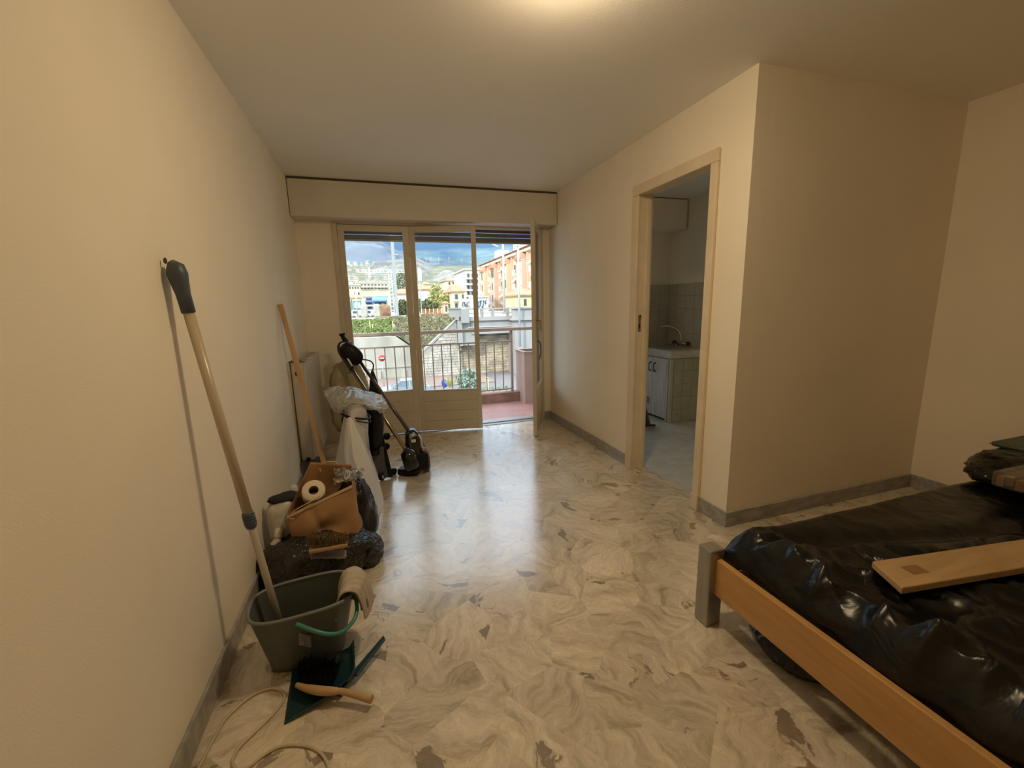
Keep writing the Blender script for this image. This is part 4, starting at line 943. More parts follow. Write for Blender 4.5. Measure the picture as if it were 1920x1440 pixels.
MT['greywall'] = mat('grey_wall', (.64, .64, .61), rough=.9, var=.08, vs=.3)
MT['peach'] = mat('peach_wall', (.74, .56, .38), rough=.9, var=.05, vs=.2)
MT['peach2'] = mat('rose_wall', (.70, .51, .38), rough=.9, var=.05, vs=.2)
MT['ochre'] = mat('pale_yellow_wall', (.74, .64, .36), rough=.9, var=.05, vs=.2)
MT['tile'] = mat('terracotta_roof', (.54, .28, .17), rough=.85, var=.15, vs=1.5)
MT['win'] = mat('window_dark', (.10, .11, .11), rough=.25)
MT['green'] = mat('green_shutter', (.16, .26, .18), rough=.6)
MT['awn'] = mat('white_awning', (.78, .77, .73), rough=.8)
MT['slab'] = mat('balcony_slab', (.66, .62, .54), rough=.9)
MT['blueglass'] = mat('blue_panel', (.12, .26, .58), rough=.4)

def yat(x, y): return at(x, y, Z=SZ).y
struct('road', MB().box((-60, 5.9, SZ - .5), (90, 47.6, SZ)), MT['road'])
struct('sidewalk', MB().box((-60, 40.6, SZ), (11.0, 47.4, SZ + .12)), MT['pave'])
struct('terrain_rail_yard', MB().box((-70, 52.2, -6.3), (9.6, 150, YZ)).box((9.6, 58, -6.3), (160, 150, YZ)), mat('ballast', (.42, .39, .33), rough=.95, var=.15, vs=.5))
# concrete retaining wall
Yw_ = 47.5
q = [V(600, 632, Yw_), V(742, 631, Yw_), V(790, 664, Yw_), V(790, 720, Yw_), V(600, 720, Yw_)]
q[3].z = q[4].z = SZ; q[0].x = q[4].x = -45
rw = struct('wall_retaining', MB().prism(q, (0, .8, 0)), MT['conc'])
for i in range(9):
    x = -16 + i * 2.6
    MB().box((x, Yw_ - .25, SZ + .1), (x + .5, Yw_, SZ + 1.0)).build('buttress', MT['conc'], rw)
MB().box((-45, Yw_ - .12, SZ + 1.25), (V(785, 690, Yw_).x, Yw_ + .02, SZ + 1.4)).build('ledge', MT['conc'], rw)
# ivy slope above it
def slope(u, v):
    x = -45 + u * (9.4 + 45); yb = Yw_ + 1.0; y = yb + v * (52.3 - yb)
    ztop = YZ; z0 = V(700, 631, Yw_).z - .15
    edge = V(742, 631, Yw_).x
    if x > edge: z0 = max(-5.0, z0 - (x - edge) * .62)
    z = z0 + (ztop - z0) * v
    return Vector((x, y, z + .25 * nz((x, y, 0), 1.1, 4) + .1))
sl = struct('terrain_embankment', MB().grid(slope, 150, 24), MT['scrub'])
def leaves(name, x0, x1, v0, v1, n, size, matl, seed, parent=None):
    rnd = random.Random(seed); m = MB()
    for i in range(n):
        u = (rnd.uniform(x0, x1) + 45) / 54.4; v = rnd.uniform(v0, v1); p = slope(u, v) + Vector((0, .1, .14))
        a = Vector((rnd.uniform(-1, 1), rnd.uniform(-1, .2), rnd.uniform(-.5, 1))).normalized(); b = a.orthogonal().normalized(); c = a.cross(b); s_ = size * rnd.uniform(.6, 1.3)
        m.add([p + b * s_, p + c * s_ * .6, p - b * s_, p - c * s_ * .6], [(0, 1, 2, 3)])
    o = m.build(name, matl, fixn=False, smooth=False); return tag(o, kind='stuff')
xs = V(738, 622, 49).x
tag(leaves('ivy', -30, xs, .05, .9, 9000, .16, MT['ivy'], 3), 'green ivy hanging over the retaining wall below the railway', 'ivy')
tag(leaves('scrub', xs, 9.3, 0, 1, 7000, .15, MT['scrub'], 4), 'dry brownish scrub covering the embankment beside the stone wing wall', 'scrub')
ORD = ['first', 'second', 'third', 'fourth', 'fifth', 'sixth']
for i, px in enumerate((693, 698, 736, 739)):
    a = V(px, 602 + 6 * (i % 2), 50); tag(MB().tube([a, a + Vector((0, -.3, -2.2 + .5 * (i % 2)))], .05, 6).build('marker_stake', MT['ochre']), 'thin pale stake in the ivy slope, ' + ORD[i] + ' from the left', 'stake', 'stakes in the ivy slope')
# stone wing wall
Ys = 46.9
W = [(788, 668), (855, 602), (863, 602), (863, 720), (788, 720)]
q = [V(x, y, Ys) for x, y in W]; q[3].z = q[4].z = SZ
sw = struct('wall_stone_wing', MB().prism(q, (0, .8, 0)), MT['greystone'])
rnd = random.Random(12); m = MB(); nrow = 20
xa, xb, zt0, zt1 = q[0].x, q[2].x, q[0].z, q[1].z
for r in range(nrow):
    z0 = SZ + .05 + r * (zt1 - SZ) / nrow; hgt = (zt1 - SZ) / nrow - .04; x = xa + rnd.uniform(0, .3)
    while x < xb - .15:
        l = rnd.uniform(.35, .85); x1 = min(x + l, xb)
        zmax = zt0 + (zt1 - zt0) * min(1, max(0, (x - xa) / (q[1].x - xa)))
        if z0 + hgt < zmax: m.box((x, Ys - .06 - rnd.uniform(0, .06), z0), (x1 - .035, Ys + .02, z0 + hgt))
        x = x1
o = m.build('stone_blocks', MT['block'], sw, smooth=False); o['kind'] = 'stuff'
a, b = q[0] + Vector((-.3, 0, .1)), q[1] + Vector((0, 0, .15))
MB().prism([a, b, b + Vector((.0, 0, -.35)), a + Vector((0, 0, -.35))], (0, .9, 0)).add([], []).build('coping', MT['conc2'], sw)
# underpass wall in yellow stone and bridge
Yu = 47.2
x0, x1 = V(863, 650, Yu).x, V(1060, 650, Yu).x
up = struct('wall_underpass', MB().box((x0, Yu, SZ), (x1 + 12, Yu + .6, -2.0)), MT['yellowstone'])
m = MB(); rnd = random.Random(5)
for r in range(15):
    x = x0
    while x < x1:
        l = rnd.uniform(.4, 1.1)
        if rnd.random() < .75: m.box((x, Yu - .03 - rnd.uniform(0, .05), SZ + .1 + r * .28), (x + l - .05, Yu + .01, SZ + .34 + r * .28))
        x += l
o = m.build('stone_blocks', MT['yellowstone'], up, smooth=False); o['kind'] = 'stuff'
MB().tube([(V(861, 690, 46.7).x, 46.7, SZ), (V(861, 650, 46.7).x, 46.7, -3.4)], .09, 10).build('drain_pipe', mat('pale_pipe', (.66, .6, .42), rough=.5), sw)
Yb = 45.6
bx0, bx1 = V(876, 600, Yb).x, V(1060, 600, Yb).x
zc = lambda y: V(930, y, Yb).z
br = struct_empty('bridge_deck', ((bx0 + bx1) / 2, Yb + 4, zc(600)))
MB().box((bx0 - .2, Yb - .25, zc(600)), (bx1 + 14, Yb + 9, zc(593))).build('deck_slab', MT['conc2'], br)
MB().box((bx0 + .4, Yb, zc(625)), (bx1 + 14, Yb + .5, zc(600))).box((bx0 + .4, Yb + 4, zc(625)), (bx1 + 14, Yb + 4.5, zc(600))).build('girder', MT['conc2'], br)
MB().tube([(bx0, Yb - .08, zc(612)), (bx1 + 10, Yb - .08, zc(613))], .05, 6).build('cable_duct', MT['greywall'], br)
MB().box((bx0 - .2, Yb - .15, zc(579.5)), (bx1 + 14, Yb + .15, zc(577))).build('parapet_rail', MT['conc2'], br)
MB().box((bx0, Yb - .06, zc(587)), (bx1 + 14, Yb + .06, zc(585.6))).build('parapet_rail', MT['conc2'], br)
for px in (902, 905, 922, 925, 950, 953, 977, 1003, 1030):
    x = V(px, 585, Yb).x; MB().box((x - .07, Yb - .14, zc(593)), (x + .07, Yb + .14, zc(578))).build('parapet_post', MT['conc2'], br)
x0_, x1_ = V(844, 590, Yb).x, V(863, 590, Yb).x
MB().box((x0_, Yb - .3, zc(592)), (x1_, Yb + 1, zc(576))).box((x0_ - .1, Yb - .4, zc(577.5)), (x1_ + .1, Yb + 1, zc(575))).build('end_block', MT['conc2'], br)
x0_, x1_ = V(863, 590, Yb).x, V(878, 590, Yb).x
MB().box((x0_, Yb - .5, zc(603)), (x1_, Yb + .8, zc(578))).build('end_block', MT['conc2'], br)
xp0, xp1 = V(858, 620, Yb).x, V(890, 620, Yb).x
pr = struct('pillar_abutment', MB().box((xp0, Yb + .1, zc(645)), (xp1, Yb + 1.2, zc(600))).box((xp0, Yb - .3, zc(645)), (V(866, 620, Yb).x, Yb + .4, zc(600))), MT['conc2'])
x0_, x1_ = V(965, 620, 44.5).x, V(1075, 620, 44.5).x
struct('pillar_bridge', MB().box((x0_, 44.5, SZ), (x1_, 53, V(980, 600, 44.5).z)).box((x0_ - .3, 44.2, V(980, 600, 44.5).z), (x1_, 53, V(980, 596, 44.5).z)).box((x0_ - .1, 44.3, V(980, 596, 44.5).z), (x1_, 45.2, V(980, 576, 44.5).z)).box((x0_ - .25, 44.1, V(980, 578.5, 44.5).z), (x1_, 45.4, V(980, 575.5, 44.5).z)), MT['conc2'])
struct('wall_underpass_side', MB().box((x0_ - .15, 47.8, SZ), (x0_, 58, -2.2)), MT['greystone'])

# ---- poles, gantry, wires
def pole(px0, py0, px1, py1, Y, r, label, name='catenary_pole', cat='pole', arms=(), square=False, group=None):
    a = V(px0, py0, Y); b = V(px1, py1, Y); b.x = a.x = (a.x + b.x) / 2
    if Y > 52: a.z = YZ - .02
    t = thing(name, label, cat, a, group)
    if square: MB().box((a.x - r, Y - r, a.z), (a.x + r, Y + r, b.z)).build('mast', MT['polegrey'], t)
    else: MB().tube([a, b], r, 12).build('mast', MT['polegrey'], t)
    MB().box((a.x - r * 2, Y - r * 2, a.z - .1), (a.x + r * 2, Y + r * 2, a.z + .25)).build('footing', MT['conc2'], t)
    for py, dx, dz in arms:
        z = V(px0, py, Y).z; MB().tube([(a.x, Y - r, z), (a.x + dx, Y - r, z + dz)], r * .35, 6).build('arm', MT['polegrey'], t)
    return t
pole(745, 612, 736, 440, 53.5, .17, 'tall pale catenary mast behind the left leaf of the window', arms=((500, .9, 0), (478, .7, 0)), square=True)
pole(790, 600, 787, 502, 60, .075, 'slim signal mast with white box seen through the middle pane', 'signal_mast', 'mast')
x = V(787, 515, 60); MB().box((x.x - .22, 59.8, V(787, 527, 60).z), (x.x + .22, 60.2, V(787, 504, 60).z)).build('signal_box', MT['white'], bpy.data.objects['signal_mast'])
pole(946, 596, 943, 448, 55.5, .14, 'grey mast with street lamp before the peach apartments', 'lamp_mast', 'mast', arms=((453, -1.3, .25),))
c = V(929, 460, 55.5); MB().obox(c, (.9, 0, -.35), (0, 1, 0), (.35, 0, .9), (.4, .12, .07)).build('lamp_head', MT['greywall'], bpy.data.objects['lamp_mast'])
pole(975, 655, 971, 448, 43.6, .12, 'thick pale mast in front of the right bridge pillar', 'bridge_mast', 'mast', arms=((462, -.5, 0), (488, .9, .1), (655, -.6, 0)))
pole(670, 588, 667, 545, 64.5, .09, 'thin grey pole standing in the rail yard before the blue white block', 'yard_pole', 'pole')
ga = thing('lattice_gantry', 'white lattice railway gantry with perforated beam and column', 'gantry', V(735, 592, 58))
a0, a1 = V(672, 508, 58), V(733, 509, 58); zz = (a0.z + a1.z) / 2
def lattice(p, q_, w, nm):
    p, q_ = Vector(p), Vector(q_); d_ = (q_ - p); n = max(2, int(d_.length / (w * 1.25))); up = Vector((0, 0, 1)) if abs(d_.normalized().z) < .7 else Vector((1, 0, 0))
    s_ = up * (w / 2); m = MB()
    m.bar(p + s_, q_ + s_, w * .28, w * .2); m.bar(p - s_, q_ - s_, w * .28, w * .2)
    for i in range(n + 1):
        c = p + d_ * (i / n); m.bar(c - s_, c + s_, w * .3, w * .3)
    return m.build(nm, MT['white'], ga)
lattice((a0.x, 58, zz), (a1.x + 2.6, 58, zz), .34, 'beam')
c0_, c1_ = V(737, 592, 58), V(733, 509, 58); lattice((c0_.x, 58, YZ - .05), (c0_.x, 58, zz), .38, 'column')
a = V(715, 516, 58); MB().bar((a.x, 58, a.z), (c0_.x, 58, V(735, 527, 58).z), .07, .07).build('brace', MT['polegrey'], ga)
for px in (685, 693, 716): a = V(px, 511, 58); MB().tube([(a.x, 58, a.z), (a.x, 58, a.z - .9)], .03, 6).build('dropper', MT['polegrey'], ga)
for k, (y0, y1) in enumerate(((489, 464), (493, 472), (497, 478))):
    pts = [V(760, 492 + k * 3, 75), V(830, y0 + 1, 65), V(890, (y0 + y1) / 2 + 3, 55), V(972, y1, 43.6)]
    tag(MB().tube(catmull(pts, 5), .018, 5).build('overhead_wire', mat('wire_grey', (.15, .2, .25), rough=.6)), ['topmost', 'middle', 'lowest'][k] + ' dark overhead line running to the right masts', 'wire', 'overhead lines')

# ---- buildings
def bld(name, label, cat, x0, x1, yt, yb, Y, depth, wall, roof=None, roofh=0, wins=(), group=None, winmat='win', over=.3, flat=True, extra=None):
    ym = (yt + yb) / 2; a = V(x0, ym, Y).x; b = V(x1, ym, Y).x; zt = V((x0 + x1) / 2, yt, Y).z; zb = V((x0 + x1) / 2, yb, Y).z
    zb = min(zb, YZ) if Y < 170 else zb - (Y * .02 + 4)
    t = thing(name, label, cat, ((a + b) / 2, Y + depth / 2, zb), group)
    MB().box((a, Y, zb), (b, Y + depth, zt)).build('walls', MT[wall], t)
    if roof:
        zr = zt + roofh; o = over
        if roofh > .05:
            m = MB(); r0, r1, f0, f1 = a - o, b + o, Y - o, Y + depth + o; ins = min((r1 - r0) * .35, depth * .45)
            m.add([(r0, f0, zt), (r1, f0, zt), (r1, f1, zt), (r0, f1, zt), (r0 + ins, (f0 + f1) / 2, zr), (r1 - ins, (f0 + f1) / 2, zr), (r0, f0, zt - .15), (r1, f0, zt - .15), (r1, f1, zt - .15), (r0, f1, zt - .15)],
                  [(0, 1, 5, 4), (1, 2, 5), (2, 3, 4, 5), (3, 0, 4), (6, 7, 1, 0), (7, 8, 2, 1), (8, 9, 3, 2), (9, 6, 0, 3), (9, 8, 7, 6)])
            m.build('roof', MT[roof], t)
        else:
            MB().box((a - o, Y - o, zt), (b + o, Y + depth + o, zt + .3)).build('roof', MT[roof], t)
    for w in wins:
        wx0, wx1, wy0, wy1 = w[:4]; mm = MT[w[4]] if len(w) > 4 else MT[winmat]
        MB().box((V(wx0, wy0, Y).x, Y - .06, V(wx0, wy1, Y).z), (V(wx1, wy0, Y).x, Y + .1, V(wx0, wy0, Y).z)).build(w[5] if len(w) > 5 else 'window', mm, t)
    return t
def slabs(t, Y, rows, matl='slab', nm='balcony', d=1.1):
    for x0, x1, y0, y1 in rows:
        MB().box((V(x0, y0, Y).x, Y - d, V(x0, y1, Y).z), (V(x1, y0, Y).x, Y, V(x0, y0, Y).z)).build(nm, MT[matl], t)
# far slope with small houses
def farslope(u, v):
    Y = 150 + 1150 * v ** 1.4; x = -Y * 1.1 + u * Y * 2.2; yb = 575 - 78 * v ** .8
    z = V(720, yb, Y).z; return Vector((x, Y, z + Y * .003 * nz((x, Y, 0), .02, 3)))
struct('terrain_far_slope', MB().grid(farslope, 110, 40), mat('scrubby_slope', (.12, .13, .075), rough=.95, col2=(.25, .24, .17), vs=.03, detail=8))
def hill(name, sil, Yt, Yb_, ybot, c1, c2, vs, seed, amp):
    S = sil
    def fn(u, v):
        k = u * (len(S) - 1); i = min(int(k), len(S) - 2); f_ = k - i; px = S[i][0] + (S[i + 1][0] - S[i][0]) * f_; py = S[i][1] + (S[i + 1][1] - S[i][1]) * f_
        Y = Yb_ + (Yt - Yb_) * v; p = V(px, ybot + (py - ybot) * (v ** .9), Y)
        p.z += amp * (1 - .75 * v) * math.sin(v * PI * .9) * ridge((p.x, p.y * .4, p.z), 2.2 / amp / 4, seed)
        return p
    m = MB().grid(fn, 80, 30)
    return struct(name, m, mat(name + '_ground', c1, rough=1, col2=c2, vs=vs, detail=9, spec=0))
hill('mountain_left', [(40, 500), (180, 462), (300, 440), (430, 425), (560, 418), (640, 440), (697, 447), (716, 454), (736, 466), (756, 475), (775, 488), (800, 503), (850, 520)], 2600, 1500, 506, (.12, .155, .205), (.22, .25, .29), .0035, 2, 60)  # blue-grey base colour carries the distance haze
hill('mountain_far_right', [(740, 492), (790, 484), (812, 491), (838, 487), (862, 489), (882, 494), (905, 500), (960, 503), (1100, 500)], 2100, 1300, 520, (.085, .125, .165), (.17, .21, .235), .006, 5, 30)  # bluish tone is aerial haze painted into the ground colour
hill('hill_quarry', [(700, 492), (760, 484), (778, 484), (790, 488), (800, 494), (815, 502), (830, 509), (845, 517), (870, 528)], 1200, 700, 542, (.17, .175, .17), (.34, .33, .30), .02, 8, 25)
hill('hill_scree', [(800, 530), (820, 516), (832, 508), (842, 506), (856, 512), (870, 520), (890, 530)], 800, 520, 545, (.22, .215, .20), (.40, .39, .35), .03, 9, 14)
for i, px in enumerate((799, 808, 823, 842, 866)):
    Yp = 1150 if i < 2 else 1900; a = V(px, 492 if i < 4 else 495, Yp); h_ = Yp * .012
    tag(MB().bar(a, a + Vector((0, 0, h_)), Yp * .0012, Yp * .0012).bar(a + Vector((-h_ * .2, 0, h_ * .75)), a + Vector((h_ * .2, 0, h_ * .75)), Yp * .0009, Yp * .0009).build('pylon', MT['polegrey']), 'tiny pylon on the far ridge under the clouds, ' + ORD[i] + ' from the left', 'pylon', 'pylons on the ridge')
rnd = random.Random(77); hs = []
for i in range(170):
    px = rnd.uniform(646, 762); py = rnd.uniform(491, 543)
    if any(abs(px - a) < 7.5 and abs(py - b) < 2.2 for a, b in hs): continue
    hs.append((px, py)); t_ = max(0, (575 - py) / 78) ** 1.25; Y = 150 + 1150 * t_ ** 1.4 - 5
    w_ = rnd.uniform(3.5, 7) * (1 + (py - 490) / 90); hh = rnd.uniform(2.2, 4.2) * (1 + (py - 490) / 80); red = rnd.random() < .3
    wl = rnd.choice(['white', 'white', 'cream', 'cream', 'greywall'])
    wins = [(px - w_ / 2 + w_ * (k + .25) / 3, px - w_ / 2 + w_ * (k + .6) / 3, py - hh * .75, py - hh * .35) for k in range(3)]
    bld('hillside_house', 'small pale house among many on the slope under the mountain', 'house', px - w_ / 2, px + w_ / 2, py - hh, py + 1, Y, w_ * Y / 800, wl, 'tile' if red else 'slab', (hh * .35 * Y / 800 if red else 0), wins, 'pale houses on the far slope', over=.1)
bld('tower_block', 'slim white tower block rising over the hillside houses', 'building', 689, 693, 488, 505, 700, 4, 'white', 'slab', 0, [(689.6, 692.4, 490 + k * 2.5, 491 + k * 2.5) for k in range(5)])
bld('cream_villa', 'cream apartment house with arched top behind the orange roof', 'building', 652, 676, 535, 578, 130, 12, 'cream', 'slab', 0, [(655 + k * 5, 657.5 + k * 5, 538, 541.5) for k in range(4)] + [(664, 667, 548, 553), (671, 674, 548, 553)])
bld('orange_roof_house', 'low cream house with bright orange roof at the left pane edge', 'house', 653, 675, 558, 572, 118, 7, 'cream', 'tile', 1.0, [(658, 660, 562, 565), (667, 669, 562, 565)])
t = bld('terraced_block', 'cream apartment block with dark terraces behind the blue and white building', 'building', 671, 731, 530, 572, 150, 16, 'cream', 'slab', 0, [(676 + k * 6.5, 680 + k * 6.5, 533 + 6 * j, 535.5 + 6 * j) for k in range(8) for j in range(2)])
slabs(t, 150, [(672, 700, 538, 539.5), (705, 730, 538, 539.5)])
t = bld('blue_white_block', 'white apartment block with blue balcony fronts beside the gantry', 'building', 683, 728, 556, 594, 100, 12, 'white', 'slab', 0, [(686, 697, 559 + 8 * k, 563 + 8 * k) for k in range(4)] + [(702, 724, 559 + 8 * k, 563 + 8 * k) for k in range(4)])
for k in range(4): slabs(t, 100, [(684, 725, 564 + 7.6 * k, 567 + 7.6 * k)], 'blueglass' if k != 1 else 'white', 'balcony_front', .9)
MB().add([V(697, 557, 98.5), V(727, 557, 98.5), V(724, 564, 97), V(701, 564, 97)], [(0, 1, 2, 3)]).build('blue_awning', MT['blueglass'], t, solid=.1)
bld('white_gable_house', 'white house with tall shuttered window right of the gantry', 'house', 745, 775, 550, 594, 90, 12, 'white', 'tile', 1.2, [(749, 754, 562, 573), (763, 768, 562, 573)])
bld('white_hall', 'plain white house behind the signal mast', 'house', 774, 810, 542, 598, 95, 12, 'white', 'tile', 1.4, [(784, 788, 560, 570), (797, 801, 560, 570)])
bld('small_cream_house', 'little cream house with red roof at the foot of the quarry hill', 'house', 793, 808, 533, 545, 200, 12, 'cream', 'tile', 1.5, [(797, 799, 537, 540)])
t = bld('red_roof_house', 'cream house with red tiled roof and balcony beyond the bridge end', 'house', 849, 872, 546, 598, 78, 8, 'cream', 'tile', 1.5, [(853, 858, 552, 561), (853, 858, 569, 580), (855, 858, 588, 597), (866, 869, 552, 560), (866, 869, 570, 578)])
slabs(t, 78, [(850, 861, 563, 565), (850, 861, 581, 583)], 'slab')
bld('long_cream_block', 'long cream block with terracotta roof above the red roof house', 'building', 836, 880, 526, 560, 160, 15, 'cream', 'tile', 1.6, [(841 + 7 * k, 844 + 7 * k, 529, 534) for k in range(5)])
t = bld('grey_apartments', 'grey apartment tower with stacked balconies behind the window mullion', 'building', 874, 900, 506, 598, 95, 14, 'greywall', 'slab', 0, [(876 + 8 * k, 880 + 8 * k, 513 + 11 * j, 520 + 11 * j) for k in range(3) for j in range(7)])
slabs(t, 95, [(873, 884, 521 + 11 * j, 524 + 11 * j) for j in range(6)], 'white')
rnd = random.Random(31)
for i in range(12):
    px = 800 + i * 4 + rnd.uniform(-2, 2); py = 546 + rnd.uniform(-4, 6) - i * .3
    bld('valley_house', 'tiny pale house in the valley below the scree hill', 'house', px - 3, px + 3, py - 3, py + 3, 260 + 20 * i, 8, rnd.choice(['cream', 'white', 'greywall']), 'tile', .8, [(px - 1.5, px - .5, py - 2, py)], 'pale houses in the valley')

# long peach apartment building along the street: facade on a plane X = const
XF = 31.0
def fy(px, py): return at(px, py, X=XF).y
Y0_, Y1_ = fy(1012, 480), fy(886, 490)
zr = at(940, 473, X=XF).z
zr = 13.2
ap_ = thing('peach_apartments', 'long peach apartment building with arched bays along the railway on the right', 'building', (XF + 6, (Y0_ + Y1_) / 2, -.7))
Y0_, Y1_ = 74, 128
MB().box((XF, Y0_, -6), (XF + 14, Y1_, zr)).build('walls', MT['peach'], ap_)
m = MB(); m.add([(XF - .8, Y0_ - .5, zr), (XF - .8, Y1_ + .5, zr), (XF + 7, Y1_ + .5, zr + 3.2), (XF + 7, Y0_ - .5, zr + 3.2), (XF + 15, Y0_ - .5, zr), (XF + 15, Y1_ + .5, zr)],
                [(0, 1, 2, 3), (3, 2, 5, 4), (0, 3, 4), (1, 5, 2), (0, 4, 5, 1)]); m.build('roof', MT['tile'], ap_)
MB().box((XF - .6, Y0_, zr - .9), (XF, Y1_, zr - .4)).build('cornice', MT['cream'], ap_)
nb_ = 5; bayw = (Y1_ - Y0_) / nb_
for b in range(nb_):
    ya = Y0_ + b * bayw
    # projecting bay with little arched roof
    MB().box((XF - 1.3, ya + .6, -6), (XF, ya + 4.4, zr - 2.4)).build('bay', MT['peach2' if b % 2 else 'peach'], ap_)
    MB().prism([(XF - 1.8, ya + .6 + 3.8 * k / 8, zr - 2.4 + 1.5 * math.sin(PI * k / 8)) for k in range(9)], (2.2, 0, 0)).build('bay_roof', MT['tile'], ap_)
    MB().box((XF - .5, ya + 5.0, -6), (XF, ya + 5.7, zr - 1.2)).build('pilaster', MT['cream'], ap_)
    MB().box((XF - .5, ya + bayw - .5, -6), (XF, ya + bayw - .05, zr - 1.2)).build('pilaster', MT['peach2'], ap_)
    for f_ in range(6):
        z = zr - 4.6 - 3.05 * f_
        w_ = MB().box((XF - 1.36, ya + 1.8, z), (XF - 1.25, ya + 3.2, z + 1.7)).build('window', MT['win'], ap_)
        MB().box((XF - 1.42, ya + 1.1, z), (XF - 1.3, ya + 1.7, z + 1.7)).build('shutter', MT['white' if (b + f_) % 3 else 'green'], w_)
        MB().box((XF - .06, ya + 6.2, z - .4), (XF + .05, ya + 7.6, z + 1.8)).build('window', MT['win'], ap_)
        MB().box((XF - .06, ya + 8.6, z), (XF + .05, ya + 9.6, z + 1.7)).build('window', MT['win'], ap_)
        MB().box((XF - 1.1, ya + 5.9, z - .75), (XF, ya + 8.0, z - .5)).box((XF - 1.1, ya + 5.9, z - .5), (XF - 1.02, ya + 8.0, z + .45)).build('balcony', MT['greywall' if b % 2 else 'slab'], ap_)
        if (b + f_) % 2 == 0:
            MB().add([(XF, ya + 5.9, z + 2.0), (XF, ya + 7.9, z + 2.0), (XF - 1.5, ya + 7.9, z + .9), (XF - 1.5, ya + 5.9, z + .9)], [(0, 1, 2, 3)]).build('awning', MT['awn'], ap_, solid=.06)
for k in range(3):
    y = Y0_ + 6 + k * 17; MB().box((XF + 2, y, zr + .6), (XF + 5, y + 4, zr + 3.0)).build('dormer', MT['cream'], ap_)
# yellow end block, nearer, and small house at the right edge
ye = thing('yellow_apartments', 'pale yellow rendered building with white columns at the right window edge', 'building', (33, 66, -.7))
XE = 28.6
MB().box((XE, 62, -6), (XE + 12, 71, 11.5)).build('walls', MT['ochre'], ye)
m = MB(); m.add([(XE - .6, 61.4, 11.5), (XE - .6, 71.6, 11.5), (XE + 6, 71.6, 14), (XE + 6, 61.4, 14), (XE + 13, 61.4, 11.5), (XE + 13, 71.6, 11.5)], [(0, 1, 2, 3), (3, 2, 5, 4), (0, 3, 4), (1, 5, 2), (0, 4, 5, 1)]); m.build('roof', MT['tile'], ye)
for y in (66.4, 69.2): MB().tube([(XE - .4, y, -6), (XE - .4, y, 8.6)], .55, 14).build('column', MT['white'], ye)
for f_ in range(4): MB().box((XE - .06, 63.2, 7.6 - 3.1 * f_), (XE + .05, 64.6, 9.4 - 3.1 * f_)).build('window', MT['win'], ye)
bld('orange_roof_lodge', 'small yellow lodge with orange roof beyond the right bridge mast', 'house', 975, 1012, 552, 590, 58, 8, 'ochre', 'tile', 1.0, [(982, 987, 561, 573), (998, 1003, 561, 573)])

# ---- rail yard things
gr_ = thing('graffiti_hut', 'white flat roofed hut with black graffiti scrawl behind the bridge', 'hut', V(902, 578, 56))
MB().box((V(892, 570, 56).x, 56, -1.9), (V(915.5, 570, 56).x, 60, V(900, 557.5, 56).z)).build('walls', MT['white'], gr_)
MB().box((V(891, 570, 56).x, 55.8, V(900, 557.5, 56).z), (V(916.5, 570, 56).x, 60.2, V(900, 555.8, 56).z)).build('roof', MT['greywall'], gr_)
def squig(px, seed, Y, n, w, mt, parent, y0=562, y1=577):
    rnd = random.Random(seed)
    for i in range(n):
        pts = [V(px + w * (i / n + rnd.uniform(-.05, .2)), rnd.uniform(y0, y1), Y) for k in range(5)]
        MB().tube(catmull(pts, 4), .05, 5).build('graffiti_stroke', mt, parent)
ink = mat('graffiti_ink', (.08, .10, .16), rough=.8)
squig(895, 5, 55.97, 6, 17, ink, gr_); squig(898, 6, 55.96, 2, 12, mat('graffiti_blue', (.3, .5, .7), rough=.8), gr_)
gd = thing('graffiti_wall', 'grey wall with dark graffiti lettering left of the mullion', 'wall', V(875, 578, 61))
MB().box((V(862, 570, 61).x, 61, YZ), (V(889, 570, 61).x, 61.6, V(875, 560, 61).z)).build('walls', MT['greywall'], gd)
squig(868, 8, 60.97, 5, 18, ink, gd, 565, 576)
cn = thing('teal_container', 'teal site container with cyan graffiti in the rail yard at left', 'container', V(664, 582, 70))
MB().box((V(652, 575, 70).x, 70, YZ), (V(677, 575, 70).x, 73, V(664, 564, 70).z)).build('shell', mat('teal_paint', (.17, .33, .30), rough=.7), cn)
MB().box((V(664, 575, 70).x, 69.95, V(664, 578, 70).z), (V(676, 575, 70).x, 70, V(664, 567, 70).z)).build('graffiti_patch', mat('cyan_paint', (.35, .62, .70), rough=.7, col2=(.7, .85, .88), vs=1.2), cn)
for px in (657, 662): MB().box((V(px, 575, 70).x, 69.9, V(px, 582, 70).z), (V(px + .8, 575, 70).x, 70, V(px, 564, 70).z)).build('rib', MT['white'], cn)
for i, (px, py, w_) in enumerate(((668, 586, 16), (693, 583, 14), (722, 585, 18))):
    c = V(px, py, 66); c.z = YZ + .5; lbl = ['white van parked by the teal container', 'white van between the two concrete stubs', 'white flat wagon before the red shrub'][i]
    t = thing('white_van' if i < 2 else 'flat_wagon', lbl, 'van' if i < 2 else 'wagon', c); ww = w_ * 66 / 800
    MB().box((c.x - ww / 2, 66, c.z - .5), (c.x + ww / 2, 67.8, c.z + (.55 if i < 2 else .1))).build('body', MT['white'], t, bevel=.12)
    MB().box((c.x - ww * .35, 65.97, c.z + .1), (c.x + ww * .1, 66.02, c.z + .42)).build('side_window' if i < 2 else 'side_board', MT['win' if i < 2 else 'greywall'], t)
    for k in (-.3, .3): MB().lathe([(.1, -.1), (.3, -.1), (.3, .1), (.1, .1)], (c.x + ww * k, 66.0, c.z - .5), (0, 1, 0), 14).build('wheel', MT['win'], t)
